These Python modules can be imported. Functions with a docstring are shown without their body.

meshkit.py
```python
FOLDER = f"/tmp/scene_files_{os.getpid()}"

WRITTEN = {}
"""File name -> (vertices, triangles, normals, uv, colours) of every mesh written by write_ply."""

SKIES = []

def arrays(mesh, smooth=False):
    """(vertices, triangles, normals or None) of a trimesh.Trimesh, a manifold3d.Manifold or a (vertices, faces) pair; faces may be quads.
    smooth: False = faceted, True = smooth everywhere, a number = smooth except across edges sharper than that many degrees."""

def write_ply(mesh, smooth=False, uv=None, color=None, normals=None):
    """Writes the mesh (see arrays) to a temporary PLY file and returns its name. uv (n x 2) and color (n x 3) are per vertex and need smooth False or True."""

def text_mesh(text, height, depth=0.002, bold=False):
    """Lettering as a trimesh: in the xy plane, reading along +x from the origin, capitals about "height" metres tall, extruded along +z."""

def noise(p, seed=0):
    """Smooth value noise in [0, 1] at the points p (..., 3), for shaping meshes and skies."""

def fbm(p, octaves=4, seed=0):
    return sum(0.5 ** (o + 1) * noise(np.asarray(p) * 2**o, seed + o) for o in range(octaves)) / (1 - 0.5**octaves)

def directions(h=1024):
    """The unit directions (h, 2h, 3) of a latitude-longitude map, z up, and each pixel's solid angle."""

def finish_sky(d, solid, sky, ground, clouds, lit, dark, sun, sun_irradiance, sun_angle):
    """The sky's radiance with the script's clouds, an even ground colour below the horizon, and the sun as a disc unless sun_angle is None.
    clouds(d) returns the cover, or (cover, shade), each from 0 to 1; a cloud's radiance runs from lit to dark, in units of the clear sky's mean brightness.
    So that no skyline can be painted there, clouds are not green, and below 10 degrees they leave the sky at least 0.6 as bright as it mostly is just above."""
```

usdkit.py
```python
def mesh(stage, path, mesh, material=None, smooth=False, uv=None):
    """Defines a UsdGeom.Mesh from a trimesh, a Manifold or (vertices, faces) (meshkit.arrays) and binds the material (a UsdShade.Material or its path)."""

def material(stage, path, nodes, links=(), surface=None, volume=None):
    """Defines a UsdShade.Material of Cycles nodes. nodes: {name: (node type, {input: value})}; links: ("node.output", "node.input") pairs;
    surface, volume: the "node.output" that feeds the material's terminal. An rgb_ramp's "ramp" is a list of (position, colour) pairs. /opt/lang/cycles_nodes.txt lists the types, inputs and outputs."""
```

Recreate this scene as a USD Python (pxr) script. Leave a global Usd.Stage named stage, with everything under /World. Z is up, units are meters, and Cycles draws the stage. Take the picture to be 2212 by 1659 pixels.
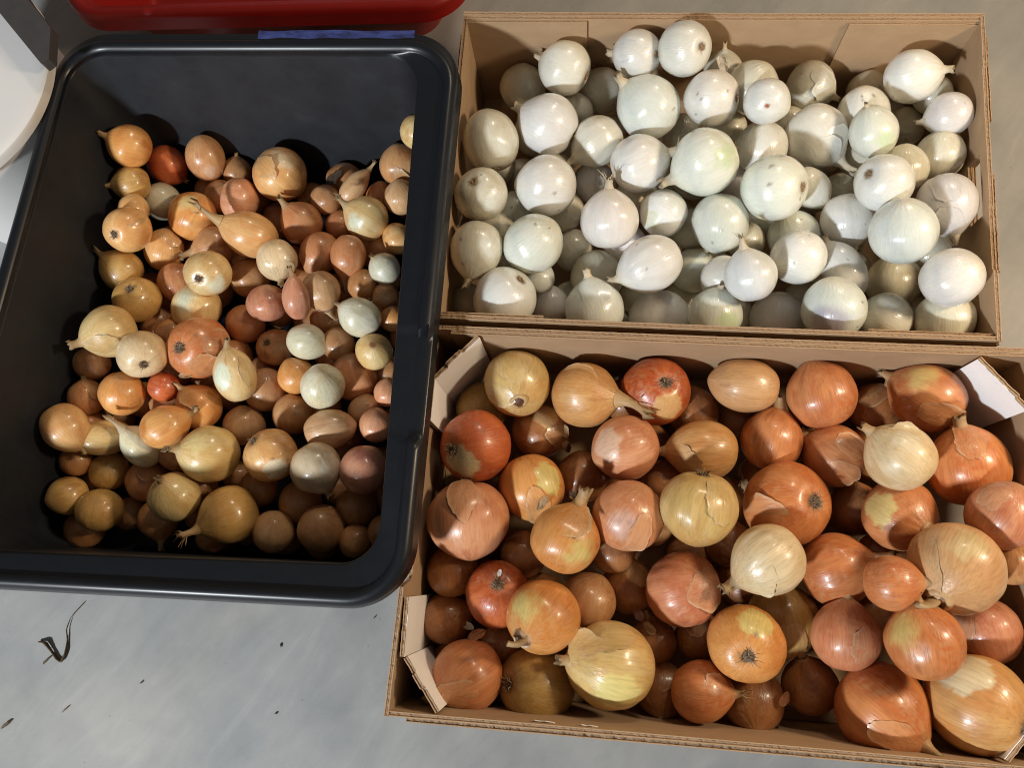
import math
import numpy as np, trimesh, usdkit, meshkit
from pxr import Usd, UsdGeom, UsdLux, UsdShade, Gf, Sdf, Vt

stage = Usd.Stage.CreateInMemory()
UsdGeom.SetStageUpAxis(stage, 'Z'); UsdGeom.SetStageMetersPerUnit(stage, 1.0)
UsdGeom.Xform.Define(stage, '/World'); UsdGeom.Scope.Define(stage, '/World/Looks')
T = Sdf.ValueTypeNames

# ---------------------------------------------------------------- camera, lamps, exposure
cam = UsdGeom.Camera.Define(stage, '/World/camera')
CAM = np.array([.1712, -.2529, .952])
RIGHT, UP, BACK = np.array([.9935, .0743, -.0867]), np.array([-.0522, .9709, .2339]), np.array([.1015, -.2278, .9684])
def frame_matrix(x, y, z, p):
    return Gf.Matrix4d(*x, 0, *y, 0, *z, 0, *[float(v) for v in p], 1)
cam.AddTransformOp().Set(frame_matrix(RIGHT, UP, BACK, CAM))
cam.CreateHorizontalApertureAttr(36.0); cam.CreateFocalLengthAttr(36.0 * 1740.46 / 2212)
cam.CreateClippingRangeAttr((.05, 100.0)); cam.CreateExposureAttr(0.0)

def lamp(name, kind, direction, dist, size, watts, color, aim=(.08, -.03, .1)):
    d = np.array(direction, float); d /= np.linalg.norm(d); p = np.array(aim) + d * dist
    L = kind.Define(stage, '/World/' + name)
    x = np.cross([0, 0, 1.0], d); x /= np.linalg.norm(x)
    L.AddTransformOp().Set(frame_matrix(x, np.cross(d, x), d, p))
    if kind is UsdLux.RectLight: L.CreateWidthAttr(size[0]); L.CreateHeightAttr(size[1]); area = size[0] * size[1]
    else: L.CreateRadiusAttr(size); area = math.pi * size ** 2
    L.CreateNormalizeAttr(True); L.CreateIntensityAttr(watts); L.CreateColorAttr(Gf.Vec3f(*color))
lamp('work_lamp', UsdLux.DiskLight, (-.45, -.71, .56), 3.2, .125, 34, (.91, .965, 1.0))
lamp('ceiling_lamp', UsdLux.DiskLight, (.25, .72, .68), 2.6, .16, 4, (1.0, .83, .62))
lamp('ceiling_lamp_001', UsdLux.DiskLight, (.82, .10, .60), 1.25, .09, 3.1, (1.0, .79, .54))
dome = UsdLux.DomeLight.Define(stage, '/World/room_light')
dome.CreateIntensityAttr(0.032); dome.CreateColorAttr(Gf.Vec3f(1.0, .90, .80))

# ---------------------------------------------------------------- materials
def mat(name, nodes, links, surface='p.BSDF'):
    return usdkit.material(stage, '/World/Looks/' + name, nodes, links, surface=surface)

def plain(name, color, rough, noise=0, scale=60, spec=.5, bump=0, bscale=400):
    nodes = {'p': ('principled_bsdf', {'base_color': color, 'roughness': rough, 'specular_ior_level': spec})}; links = []
    if noise:
        nodes['g'] = ('geometry', {}); nodes['n'] = ('noise_texture', {'scale': scale, 'detail': 5, 'roughness': .6})
        lo = [c * (1 - noise) for c in color]; hi = [min(1, c * (1 + noise)) for c in color]
        nodes['r'] = ('rgb_ramp', {'ramp': [(.3, lo), (.7, hi)]})
        links += [('g.position', 'n.vector'), ('n.fac', 'r.fac'), ('r.color', 'p.base_color')]
    if bump:
        nodes.setdefault('g', ('geometry', {})); nodes['bn'] = ('noise_texture', {'scale': bscale, 'detail': 3})
        nodes['b'] = ('bump', {'strength': bump, 'distance': .001})
        links += [('g.position', 'bn.vector'), ('bn.fac', 'b.height'), ('b.normal', 'p.normal')]
    return mat(name, nodes, links)

def skin(name, rough, sss, coat, lines):
    """onion skin: colour from the mesh, fine veins running from neck to root, a thin waxy gloss"""
    nodes = {'c': ('attribute', {'attribute': 'col'}), 's': ('attribute', {'attribute': 'skin'}),
             'm': ('mapping', {'scale': (18.0, 18.0, 1.1)}),
             'n': ('noise_texture', {'scale': 1.0, 'detail': 3, 'roughness': .6}),
             'r': ('rgb_ramp', {'ramp': [(.3, (1 - lines,) * 3), (.55, (1.0,) * 3), (.75, (1 + lines * .3,) * 3)]}),
             'x': ('mix_color', {'blend_type': 'multiply', 'fac': 1.0, 'use_clamp': False}),
             'b': ('bump', {'strength': .32, 'distance': .0012}),
             'rn': ('noise_texture', {'scale': 5.0, 'detail': 3}),
             'rr': ('map_range', {'from_min': .3, 'from_max': .7, 'to_min': rough - .08, 'to_max': rough + .1}),
             'p': ('principled_bsdf', {'roughness': rough, 'specular_ior_level': .5, 'subsurface_weight': sss, 'subsurface_scale': .004, 'subsurface_radius': (1.0, .6, .3), 'coat_weight': coat, 'coat_roughness': .14})}
    links = [('s.vector', 'm.vector'), ('m.vector', 'n.vector'), ('n.fac', 'r.fac'), ('c.color', 'x.a'), ('r.color', 'x.b'), ('x.result', 'p.base_color'),
             ('n.fac', 'b.height'), ('b.normal', 'p.normal'), ('s.vector', 'rn.vector'), ('rn.fac', 'rr.value'), ('rr.result', 'p.roughness')]
    return mat(name, nodes, links)
M = {}
M['white'] = skin('white_onion_skin', .27, .16, .5, .07)
M['brown'] = skin('brown_onion_skin', .36, .06, .25, .20)
M['tub'] = skin('small_onion_skin', .33, .06, .45, .17)
M['paper'] = mat('dry_skin', {'c': ('attribute', {'attribute': 'col'}), 'p': ('principled_bsdf', {'roughness': .5, 'specular_ior_level': .35}),
                 't': ('translucent_bsdf', {}), 'x': ('mix_closure', {'fac': .22})},
                 [('c.color', 'p.base_color'), ('c.color', 't.color'), ('p.BSDF', 'x.closure1'), ('t.BSDF', 'x.closure2')], 'x.closure')
M['root'] = mat('dry_root', {'c': ('attribute', {'attribute': 'col'}), 'p': ('principled_bsdf', {'roughness': .85, 'specular_ior_level': .2})}, [('c.color', 'p.base_color')])
M['kraft'] = mat('kraft_board', {'g': ('geometry', {}), 'n': ('noise_texture', {'scale': 30, 'detail': 6, 'roughness': .65}), 'f': ('noise_texture', {'scale': 900, 'detail': 2}),
                 'm': ('mapping', {'scale': (1, 1, 1.6)}), 'r': ('rgb_ramp', {'ramp': [(.25, (.365, .240, .140)), (.75, (.435, .296, .180))]}),
                 'b': ('bump', {'strength': .12, 'distance': .0008}), 'p': ('principled_bsdf', {'roughness': .82, 'specular_ior_level': .25})},
                 [('g.position', 'm.vector'), ('m.vector', 'n.vector'), ('n.fac', 'r.fac'), ('r.color', 'p.base_color'), ('g.position', 'f.vector'), ('f.fac', 'b.height'), ('b.normal', 'p.normal')])
M['flute'] = plain('kraft_flute', (.32, .215, .14), .9, .15, 200, .15)
M['white_board'] = plain('white_board_liner', (.86, .855, .85), .6, .04, 25, .3, .05)
M['black'] = mat('black_plastic', {'g': ('geometry', {}), 'n': ('noise_texture', {'scale': 22, 'detail': 6, 'roughness': .65}), 'f': ('noise_texture', {'scale': 700, 'detail': 3}),
                 'r': ('rgb_ramp', {'ramp': [(.35, (.006, .0075, .011)), (.62, (.010, .012, .017)), (.8, (.022, .024, .028))]}),
                 'rr': ('map_range', {'from_min': .3, 'from_max': .75, 'to_min': .50, 'to_max': .64}),
                 'b': ('bump', {'strength': .10, 'distance': .0008}), 'p': ('principled_bsdf', {'specular_ior_level': .5})},
                 [('g.position', 'n.vector'), ('n.fac', 'r.fac'), ('r.color', 'p.base_color'), ('n.fac', 'rr.value'), ('rr.result', 'p.roughness'), ('g.position', 'f.vector'), ('f.fac', 'b.height'), ('b.normal', 'p.normal')])
M['black_rim'] = mat('black_rim_plastic', {'g': ('geometry', {}), 'n': ('noise_texture', {'scale': 60, 'detail': 6, 'roughness': .65}),
                 'rr': ('map_range', {'from_min': .3, 'from_max': .75, 'to_min': .38, 'to_max': .5}), 'p': ('principled_bsdf', {'base_color': (.006, .0075, .011), 'specular_ior_level': .25, 'coat_weight': .4, 'coat_roughness': .28})},
                 [('g.position', 'n.vector'), ('n.fac', 'rr.value'), ('rr.result', 'p.roughness')])
M['red'] = plain('red_plastic', (.28, .008, .005), .42, .08, 30, .5)
M['white_plastic'] = plain('white_plastic', (.74, .72, .70), .45, .02, 10, .4)
M['grey_plastic'] = plain('grey_plastic', (.055, .052, .052), .5, .1, 60, .4)
M['tape'] = mat('blue_tape', {'g': ('geometry', {}), 'n': ('noise_texture', {'scale': 90, 'detail': 5, 'roughness': .7}), 'm': ('mapping', {'scale': (.6, 1.6, 1)}),
                'r': ('rgb_ramp', {'ramp': [(.38, (.014, .018, .065)), (.5, (.030, .042, .16)), (.7, (.048, .07, .23))]}), 'p': ('principled_bsdf', {'roughness': .7, 'specular_ior_level': .3})},
                [('g.position', 'm.vector'), ('m.vector', 'n.vector'), ('n.fac', 'r.fac'), ('r.color', 'p.base_color')])
M['straw'] = plain('dry_stalk', (.125, .088, .052), .9, .4, 300, .2)
M['floor'] = mat('trowelled_concrete', {'g': ('geometry', {}), 'm': ('mapping', {'mapping_type': 'texture', 'rotation': (0, 0, .95), 'scale': (.30, .075, 1)}), 'n': ('noise_texture', {'scale': 2.2, 'detail': 9, 'roughness': .68, 'distortion': .9}),
                'm2': ('mapping', {'scale': (1, 1, 1)}), 'n2': ('noise_texture', {'scale': 7.0, 'detail': 6, 'roughness': .6}), 'n3': ('noise_texture', {'scale': 420, 'detail': 2}),
                'r': ('rgb_ramp', {'ramp': [(.28, (.31, .31, .304)), (.42, (.338, .338, .331)), (.52, (.352, .352, .344)), (.60, (.365, .364, .355)), (.72, (.42, .416, .404))]}),
                'r2': ('rgb_ramp', {'ramp': [(.32, (.80, .81, .82)), (.5, (.97, .97, .97)), (.68, (1.12, 1.10, 1.07))]}), 'x': ('mix_color', {'blend_type': 'multiply', 'fac': 1.0, 'use_clamp': False}),
                'v': ('voronoi_texture', {'scale': 38.0, 'randomness': 1.0}), 'vr': ('rgb_ramp', {'ramp': [(.0, (.45, .42, .40)), (.035, (.7, .68, .66)), (.06, (1, 1, 1))]}), 'x2': ('mix_color', {'blend_type': 'multiply', 'fac': .55}),
                'b': ('bump', {'strength': .08, 'distance': .001}), 'p': ('principled_bsdf', {'roughness': .52, 'specular_ior_level': .4})},
                [('g.position', 'm.vector'), ('m.vector', 'n.vector'), ('n.fac', 'r.fac'), ('g.position', 'n2.vector'), ('n2.fac', 'r2.fac'), ('r.color', 'x.a'), ('r2.color', 'x.b'), ('g.position', 'v.vector'), ('v.distance', 'vr.fac'),
                 ('x.result', 'x2.a'), ('vr.color', 'x2.b'), ('x2.result', 'p.base_color'), ('g.position', 'n3.vector'), ('n3.fac', 'b.height'), ('b.normal', 'p.normal')])

# ---------------------------------------------------------------- helpers
used = {}
def path_for(name, parent):
    base = (str(parent.GetPath()) if parent else '/World') + '/'
    k = used.get(base + name, -1) + 1; used[base + name] = k
    return base + (name if k == 0 else f'{name}_{k:03d}')
def tag(prim, label=None, cat=None, group=None, kind=None):
    for k, v in (('label', label), ('category', cat), ('group', group), ('kind', kind)):
        if v: prim.SetCustomDataByKey(k, v)
    return prim
def thing(name, label, cat, group=None, matrix=None):
    x = UsdGeom.Xform.Define(stage, path_for(name, None))
    if matrix is not None: x.AddTransformOp().Set(matrix)
    return tag(x.GetPrim(), label, cat, group)
def obj(name, mesh, m, parent=None, smooth=False, col=None, skinv=None):
    if col is not None: smooth = True
    g = usdkit.mesh(stage, path_for(name, parent), mesh, M[m], smooth=smooth)
    api = UsdGeom.PrimvarsAPI(g)
    if col is not None: api.CreatePrimvar('col', T.Color3fArray, 'vertex').Set(Vt.Vec3fArray.FromNumpy(np.asarray(col, np.float32)))
    if skinv is not None: api.CreatePrimvar('skin', T.Float3Array, 'vertex').Set(Vt.Vec3fArray.FromNumpy(np.asarray(skinv, np.float32)))
    return g.GetPrim()
def grid_faces(nr, nc, wrap=True):
    f = []
    r = np.arange(nr - 1)[:, None]; c = np.arange(nc if wrap else nc - 1)[None, :]; c2 = (c + 1) % nc
    a, b, d, e = r * nc + c, r * nc + c2, (r + 1) * nc + c2, (r + 1) * nc + c
    return np.stack([a, e, d, b], -1).reshape(-1, 4)
def cat_mesh(parts):
    V, F, n = [], [], 0
    for v, f in parts:
        v = np.asarray(v, float); f = np.asarray(f, int)
        if f.shape[1] == 4: f = np.vstack([f[:, [0, 1, 2]], f[:, [0, 2, 3]]])
        V.append(v); F.append(f + n); n += len(v)
    return np.vstack(V), np.vstack(F)
def sstep(a, b, x):
    t = np.clip((x - a) / (b - a), 0, 1); return t * t * (3 - 2 * t)
def mixc(a, b, t):
    return a * (1 - t[:, None]) + np.asarray(b) * t[:, None]
def tube(pts, radii, n=6, flat=1.0):
    pts = np.asarray(pts, float); t = np.gradient(pts, axis=0); t /= np.linalg.norm(t, axis=1, keepdims=True) + 1e-12
    u = np.array([.3, .5, .81]); rings = []
    for p, d, r in zip(pts, t, radii):
        u = u - d * (u @ d); u /= np.linalg.norm(u); w = np.cross(d, u); a = np.arange(n) * 2 * np.pi / n
        rings.append(p + r * (np.cos(a)[:, None] * u + flat * np.sin(a)[:, None] * w))
    v = np.vstack(rings + [pts[:1], pts[-1:]]); f = grid_faces(len(pts), n); f = np.vstack([f[:, [0, 1, 2]], f[:, [0, 2, 3]]])
    k = np.arange(n); L = len(pts) * n
    f = np.vstack([f, np.stack([np.full(n, L), k, (k + 1) % n], 1), np.stack([np.full(n, L + 1), L - n + (k + 1) % n, L - n + k], 1)])
    return v, f

# ---------------------------------------------------------------- floor
tag(obj('floor', (np.array([[-2.5, -2.5, 0], [2.5, -2.5, 0], [2.5, 2.5, 0], [-2.5, 2.5, 0]]), np.array([[0, 1, 2, 3]])), 'floor'), 'smooth grey trowelled concrete floor', None, None, 'structure')

# ---------------------------------------------------------------- plastic tubs
def rounded_loop(quad, rad, n=12):
    """closed loop around a quad (clockwise from back left), corners rounded"""
    q = np.array(quad, float); pts = []
    for i in range(4):
        p, a, b = q[i], q[i - 1], q[(i + 1) % 4]
        u, w = (a - p) / np.linalg.norm(a - p), (b - p) / np.linalg.norm(b - p)
        ang = math.acos(np.clip(u @ w, -1, 1)); d = rad / math.tan(ang / 2); c = p + (u + w) / np.linalg.norm(u + w) * rad / math.sin(ang / 2)
        s, e = p + u * d - c, p + w * d - c
        a0, a1 = math.atan2(s[1], s[0]), math.atan2(e[1], e[0])
        while a1 > a0: a1 -= 2 * math.pi
        for t in np.linspace(a0, a1, n): pts.append(c + rad * np.array([math.cos(t), math.sin(t)]))
    out = []
    for i in range(len(pts)):                                        # extra points along the straight sides
        a, b = pts[i], pts[(i + 1) % len(pts)]; L = np.linalg.norm(b - a); k = max(1, int(L / .02))
        out += [a + (b - a) * j / k for j in range(k)]
    return np.array(out)
def inset(q, d):
    """moves the four sides of a clockwise quad inward by d = (back, right, front, left)"""
    q = np.array(q, float); L = []
    for i in range(4):
        a, b = q[i], q[(i + 1) % 4]; t = (b - a) / np.linalg.norm(b - a); n = np.array([t[1], -t[0]]); L.append((a + n * d[i], t))
    out = []
    for i in range(4):
        (a, t), (b, s) = L[i - 1], L[i]; k = np.linalg.solve(np.stack([t, -s], 1), b - a)[0]; out.append(a + t * k)
    return np.array(out)
def loft(loops):
    n = len(loops[0]); return np.vstack(loops), grid_faces(len(loops), n)
def resample(loop, n):
    p = np.vstack([loop, loop[:1]]); s = np.r_[0, np.cumsum(np.linalg.norm(np.diff(p, axis=0), axis=1))]; t = np.linspace(0, s[-1], n, endpoint=False)
    return np.stack([np.interp(t, s, p[:, k]) for k in range(2)], 1)
def ring(quad, rad, z, n=320):
    l = resample(rounded_loop(quad, rad), n); return np.c_[l, np.full(n, z) if np.isscalar(z) else z(l)]
def tub_mesh(bead, inner, bottom, zr, rad, rec=None, flange=.0118):
    """rim skirt, flange, raised bead, inner lip, walls, floor; then the outside back up"""
    def zz(dz):
        def f(l):
            drop = np.zeros(len(l))
            if rec is not None:
                drop = .008 * ((l[:, 0] > rec[2]) & (l[:, 1] < rec[1]) & (l[:, 1] > rec[0]))
            return zr + dz - drop * np.clip((dz + .0100) / .0108, 0, 1)
        return f
    o = lambda d: inset(bead, (-d - (.008 if d > flange * .9 else 0), -d, -d, -d))   # the back flange is a little wider
    L = [ring(o(flange - .002), rad + .016, zr - .024), ring(o(flange + .002), rad + .019, zr - .024), ring(o(flange), rad + .017, zr - .012)]
    for k in range(13):
        q = math.pi * (.06 + .80 * k / 12); L.append(ring(o((flange + .001) * .28 + .0086 * math.cos(q)), rad + .006 + .008 * math.cos(q), zz(-.0100 + .0108 * math.sin(q))))
    lip = np.array(inner)
    L += [ring(lip, rad - .006, zr - .0075), ring(inset(lip, (.002,) * 4), rad - .007, zr - .011)]
    rim = loft(L); L = L[-1:]
    b = np.array(bottom); q = np.array(inset(lip, (.002,) * 4))
    for t in (.15, .35, .6, .8, .93): L.append(ring(q * (1 - t) + b * t, (rad - .007) * (1 - .15 * t), (zr - .011) * (1 - t) + .012 * t))
    for d, z in ((.001, .0095), (.006, .0058), (.014, .0045), (.05, .0045), (.1, .0045)): L.append(ring(inset(b, (d,) * 4), max(.035 - d * .1, .02), z))
    body = loft([x for x in L])
    n = len(L[0]); v, f = body; f = np.vstack([f[:, [0, 1, 2]], f[:, [0, 2, 3]]])
    k = np.arange(n); last = (len(L) - 1) * n; v = np.vstack([v, v[last:].mean(0)]); f = np.vstack([f, np.stack([last + k, np.full(n, len(v) - 1), last + (k + 1) % n], 1)])
    ob = inset(b, (-.004,) * 4); oq = inset(lip, (-.003,) * 4)
    O = [ring(inset(ob, (.05,) * 4), .03, .0005), ring(ob, .04, .0005), ring(ob * .5 + oq * .5, rad * .9, zr * .5), ring(oq, rad - .004, zr - .012), ring(o(flange - .003), rad + .016, zr - .024)]
    ov, of = loft(O)
    return rim, cat_mesh([(v, f), (ov, of[:, ::-1])])
TUBTOP = [(-.4401, .2864), (-.0361, .2911), (-.0211, -.2568), (-.4646, -.2739)]
TUBBOT = [(-.405, .225), (-.05, .228), (-.035, -.253), (-.452, -.262)]
BEAD = [(-.4415, .2905), (-.0035, .2955), (-.0020, -.2825), (-.4690, -.2946)]
tub = thing('plastic_tub', 'deep black plastic tub with rolled rim holding small onions', 'tub')
rim, basin = tub_mesh(BEAD, TUBTOP, TUBBOT, .20, .045, rec=(-.134, -.026, -.03))
obj('basin', basin, 'black', tub, smooth=40); obj('rim', rim, 'black_rim', tub, smooth=40)
def strip(p0, p1, width, z, n=40, amp=.0004):
    p0, p1 = np.array(p0), np.array(p1); d = (p1 - p0) / np.linalg.norm(p1 - p0); w = np.array([-d[1], d[0]]); V = []
    for i, t in enumerate(np.linspace(0, 1, n)):
        for s in (0, 1):
            p = p0 + (p1 - p0) * t + w * width * s * (1 + .04 * math.sin(9 * t + 4 * s)); V.append([p[0], p[1], z + amp * math.sin(23 * t + 2 * s)])
    V = np.array(V); return np.vstack([V, V - [0, 0, .0003]]), np.vstack([np.array([[2 * i, 2 * i + 2, 2 * i + 3, 2 * i + 1] for i in range(n - 1)]), np.array([[2 * n + 2 * i + 1, 2 * n + 2 * i + 3, 2 * n + 2 * i + 2, 2 * n + 2 * i] for i in range(n - 1)])])
tag(obj('tape', strip((-.2215, .2985), (-.0440, .3002), .0165, .1974), 'tape', tub, smooth=True), 'strip of blue tape with faded marks')
red = thing('plastic_tub', 'red plastic tub behind the black tub, its inside in shadow', 'tub')
RB = [(-.66, .80), (-.014, .80), (-.018, .412), (-.500, .394)]
rim, basin = tub_mesh(RB, inset(RB, (.010,) * 4), inset(RB, (.05,) * 4), .130, .045, flange=.012)
obj('basin', basin, 'red', red, smooth=40); obj('rim', rim, 'red', red, smooth=40)

# white round bucket and a grey lid edge beside the tubs
bk = thing('bucket', 'white round lidded bucket cut by the left picture edge', 'bucket', None, frame_matrix((1, 0, 0), (0, 1, 0), (0, 0, 1), (-.592, .236, 0)))
def lathe(prof, n=96):
    a = np.arange(n) * 2 * np.pi / n; V = [np.c_[r * np.cos(a), r * np.sin(a), np.full(n, z)] for r, z in prof]; return np.vstack(V), grid_faces(len(prof), n)[:, ::-1]
obj('bucket_body', lathe([(.001, .001), (.110, .001), (.114, .006), (.136, .196), (.139, .197), (.139, .205), (.135, .206)]), 'white_plastic', bk, smooth=35)
obj('lid', lathe([(.138, .200), (.1440, .201), (.1462, .2035), (.1462, .211), (.1450, .2145), (.1420, .2165), (.1370, .2175), (.128, .2182), (.09, .2190), (.04, .2195), (.0005, .2196)]), 'white_plastic', bk, smooth=35)
from shapely.geometry import Polygon
gl = trimesh.creation.extrude_polygon(Polygon([(-.505, .312), (-.436, .243), (-.431, .248), (-.437, .284), (-.470, .318), (-.54, .40), (-.565, .385)]).buffer(.002), .014, engine='earcut'); gl.apply_translation([0, 0, .2255])
tag(obj('lid', gl, 'grey_plastic', None, smooth=30), 'dark grey plastic lid edge between the white bucket and the red tub', 'lid')

# ---------------------------------------------------------------- cardboard boxes
def panel(p0, p1, thick, top, bottom=0.0, hole=None, ragged=.0006, seed=0, step=.0017, wave=.0062, offs=0.0):
    """corrugated board standing on p0-p1, thickness to the right of the direction; top(u) is its upper edge. Returns (liners, flute)."""
    p0, p1 = np.array(p0, float), np.array(p1, float); L = np.linalg.norm(p1 - p0); d = (p1 - p0) / L; nrm = np.array([d[1], -d[0]]); p0 = p0 + nrm * offs
    u = np.linspace(0, L, max(3, int(L / step)))
    if hole is not None: u = np.unique(np.r_[u[(abs(u - hole[0]) > 1e-4) & (abs(u - hole[1]) > 1e-4)], hole[0], hole[1]])
    tv = np.array([top(x) for x in u]) if callable(top) else np.full(len(u), float(top))
    rg = np.random.default_rng(seed); tv = tv + ragged * (meshkit.fbm(np.c_[u * 260, u * 0 + seed, u * 0], 2, seed) - .5) * 2
    lin = []; li = .0009
    def slab(d0, d1, u0, u1, z0, z1):
        V = []
        for x, a, b in zip(u0, z0, z1):
            q = p0 + d * x
            for dd in (d0, d1):
                for z in (a, b): V.append([*(q + nrm * dd), z])
        V = np.array(V); n = len(u0); F = []
        for i in range(n - 1):
            a, b = 4 * i, 4 * i + 4
            F += [[a, b, b + 1, a + 1], [a + 2, a + 3, b + 3, b + 2], [a + 1, b + 1, b + 3, a + 3], [a, a + 2, b + 2, b]]
        F += [[0, 1, 3, 2], [4 * n - 4, 4 * n - 2, 4 * n - 1, 4 * n - 3]]
        return V, np.array(F)
    spans = [(0, L, None)] if hole is None else [(0, hole[0], None), (hole[0], hole[1], hole[2:]), (hole[1], L, None)]
    flu = []
    for a, b, h in spans:
        m = (u >= a - 1e-9) & (u <= b + 1e-9); uu, tt = u[m], tv[m]
        ivs = [(np.full(len(uu), bottom), tt)] if h is None else [(np.full(len(uu), bottom), np.full(len(uu), h[0])), (np.full(len(uu), h[1]), tt)]
        for z0, z1 in ivs:
            lin += [slab(0, li, uu, uu, z0, z1), slab(thick - li, thick, uu, uu, z0, z1)]
            mid = thick / 2 + (thick / 2 - li) * .96 * np.sin(uu * 2 * np.pi / wave + seed)
            V = []
            for x, dd, za, zb in zip(uu, mid, z0, z1):
                q = p0 + d * x + nrm * dd; V += [[*q, za], [*q, zb - .0004 - .0006 * rg.random()]]
            flu.append(slab(li * .5, thick - li * .5, uu, uu, z0, z1 - .0009))
            n = len(uu); flu.append((np.array(V), np.array([[2 * i, 2 * i + 2, 2 * i + 3, 2 * i + 1] for i in range(n - 1)])))
    return cat_mesh(lin), cat_mesh(flu)
def board(name, parent, *a, label=None, liner=None, **k):
    l, f = panel(*a, **k); p = tag(obj(name, l, 'kraft', parent), label); obj('fluting', f, 'flute', p)
    if liner:
        p0, p1, off, top, z0 = liner; p0, p1 = np.array(p0), np.array(p1); L = np.linalg.norm(p1 - p0); d = (p1 - p0) / L; n = np.array([d[1], -d[0]])
        u = np.linspace(0, L, max(4, int(L / .002))); tv = np.array([top(x) for x in u]) if callable(top) else np.full(len(u), top)
        tv = tv - .0006 - .0012 * meshkit.fbm(np.c_[u * 300, u * 0 + 3, u * 0], 2, 5)
        V = []
        for x, t in zip(u, tv):
            q = p0 + d * x
            for dd in (off, off + .0006):
                for z in (z0, t): V.append([*(q + n * dd), z])
        F = []
        for i in range(len(u) - 1):
            a_, b_ = 4 * i, 4 * i + 4; F += [[a_, b_, b_ + 1, a_ + 1], [a_ + 2, a_ + 3, b_ + 3, b_ + 2], [a_ + 1, b_ + 1, b_ + 3, a_ + 3]]
        F += [[0, 1, 3, 2], [4 * len(u) - 4, 4 * len(u) - 2, 4 * len(u) - 1, 4 * len(u) - 3]]
        obj('white_liner', (np.array(V), np.array(F)), 'white_board', p)
    return p
H = .16
# upper box: back left, back right, front right, front left
A, B, Cc, D = np.array([(.000, .3655), (.568, .367), (.564, .0025), (-.001, .0005)])
b1 = thing('cardboard_box', 'open cardboard box full of white onions, upper of the two boxes', 'box', 'cardboard boxes of onions')
sag = lambda u, L, k=.003: -k * math.sin(math.pi * u / L)
board('back_wall', b1, A, B, .0045, lambda u: H + sag(u, .568, .001), seed=1)
board('outer_flap', b1, A, B, .0042, lambda u: H + .0005 + sag(u, .568, .001), seed=40, offs=-.0045)
board('right_wall', b1, B, Cc, .0045, lambda u: H + (.001 if u < .06 else -.001 if u < .22 else -.003 if u < .29 else 0), hole=(.155, .225, .117, .144), seed=2)
board('front_wall', b1, Cc, D, .0045, lambda u: H - .001 + sag(u, .565, .002), seed=3)
board('left_wall', b1, D, A, .0045, lambda u: H + (0 if u < .10 else -.004 if u < .16 else -.001), seed=4, ragged=.001)
board('outer_flap', b1, (.0045, .0005), (.000, .3655), .0035, lambda u: H - .003 + (.0 if u < .09 else -.006 if u < .125 else -.002 if u < .19 else -.012 if u < .30 else -.03), seed=5, offs=-.0085, ragged=.0016)
board('outer_flap', b1, (.568, .345), (.564, .0025), .0035, lambda u: H - .004 + (.0 if u < .10 else -.006 if u < .16 else -.001 if u < .27 else -.008), hole=(.133, .203, .117, .144), seed=6, offs=-.0038, ragged=.0016)
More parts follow.
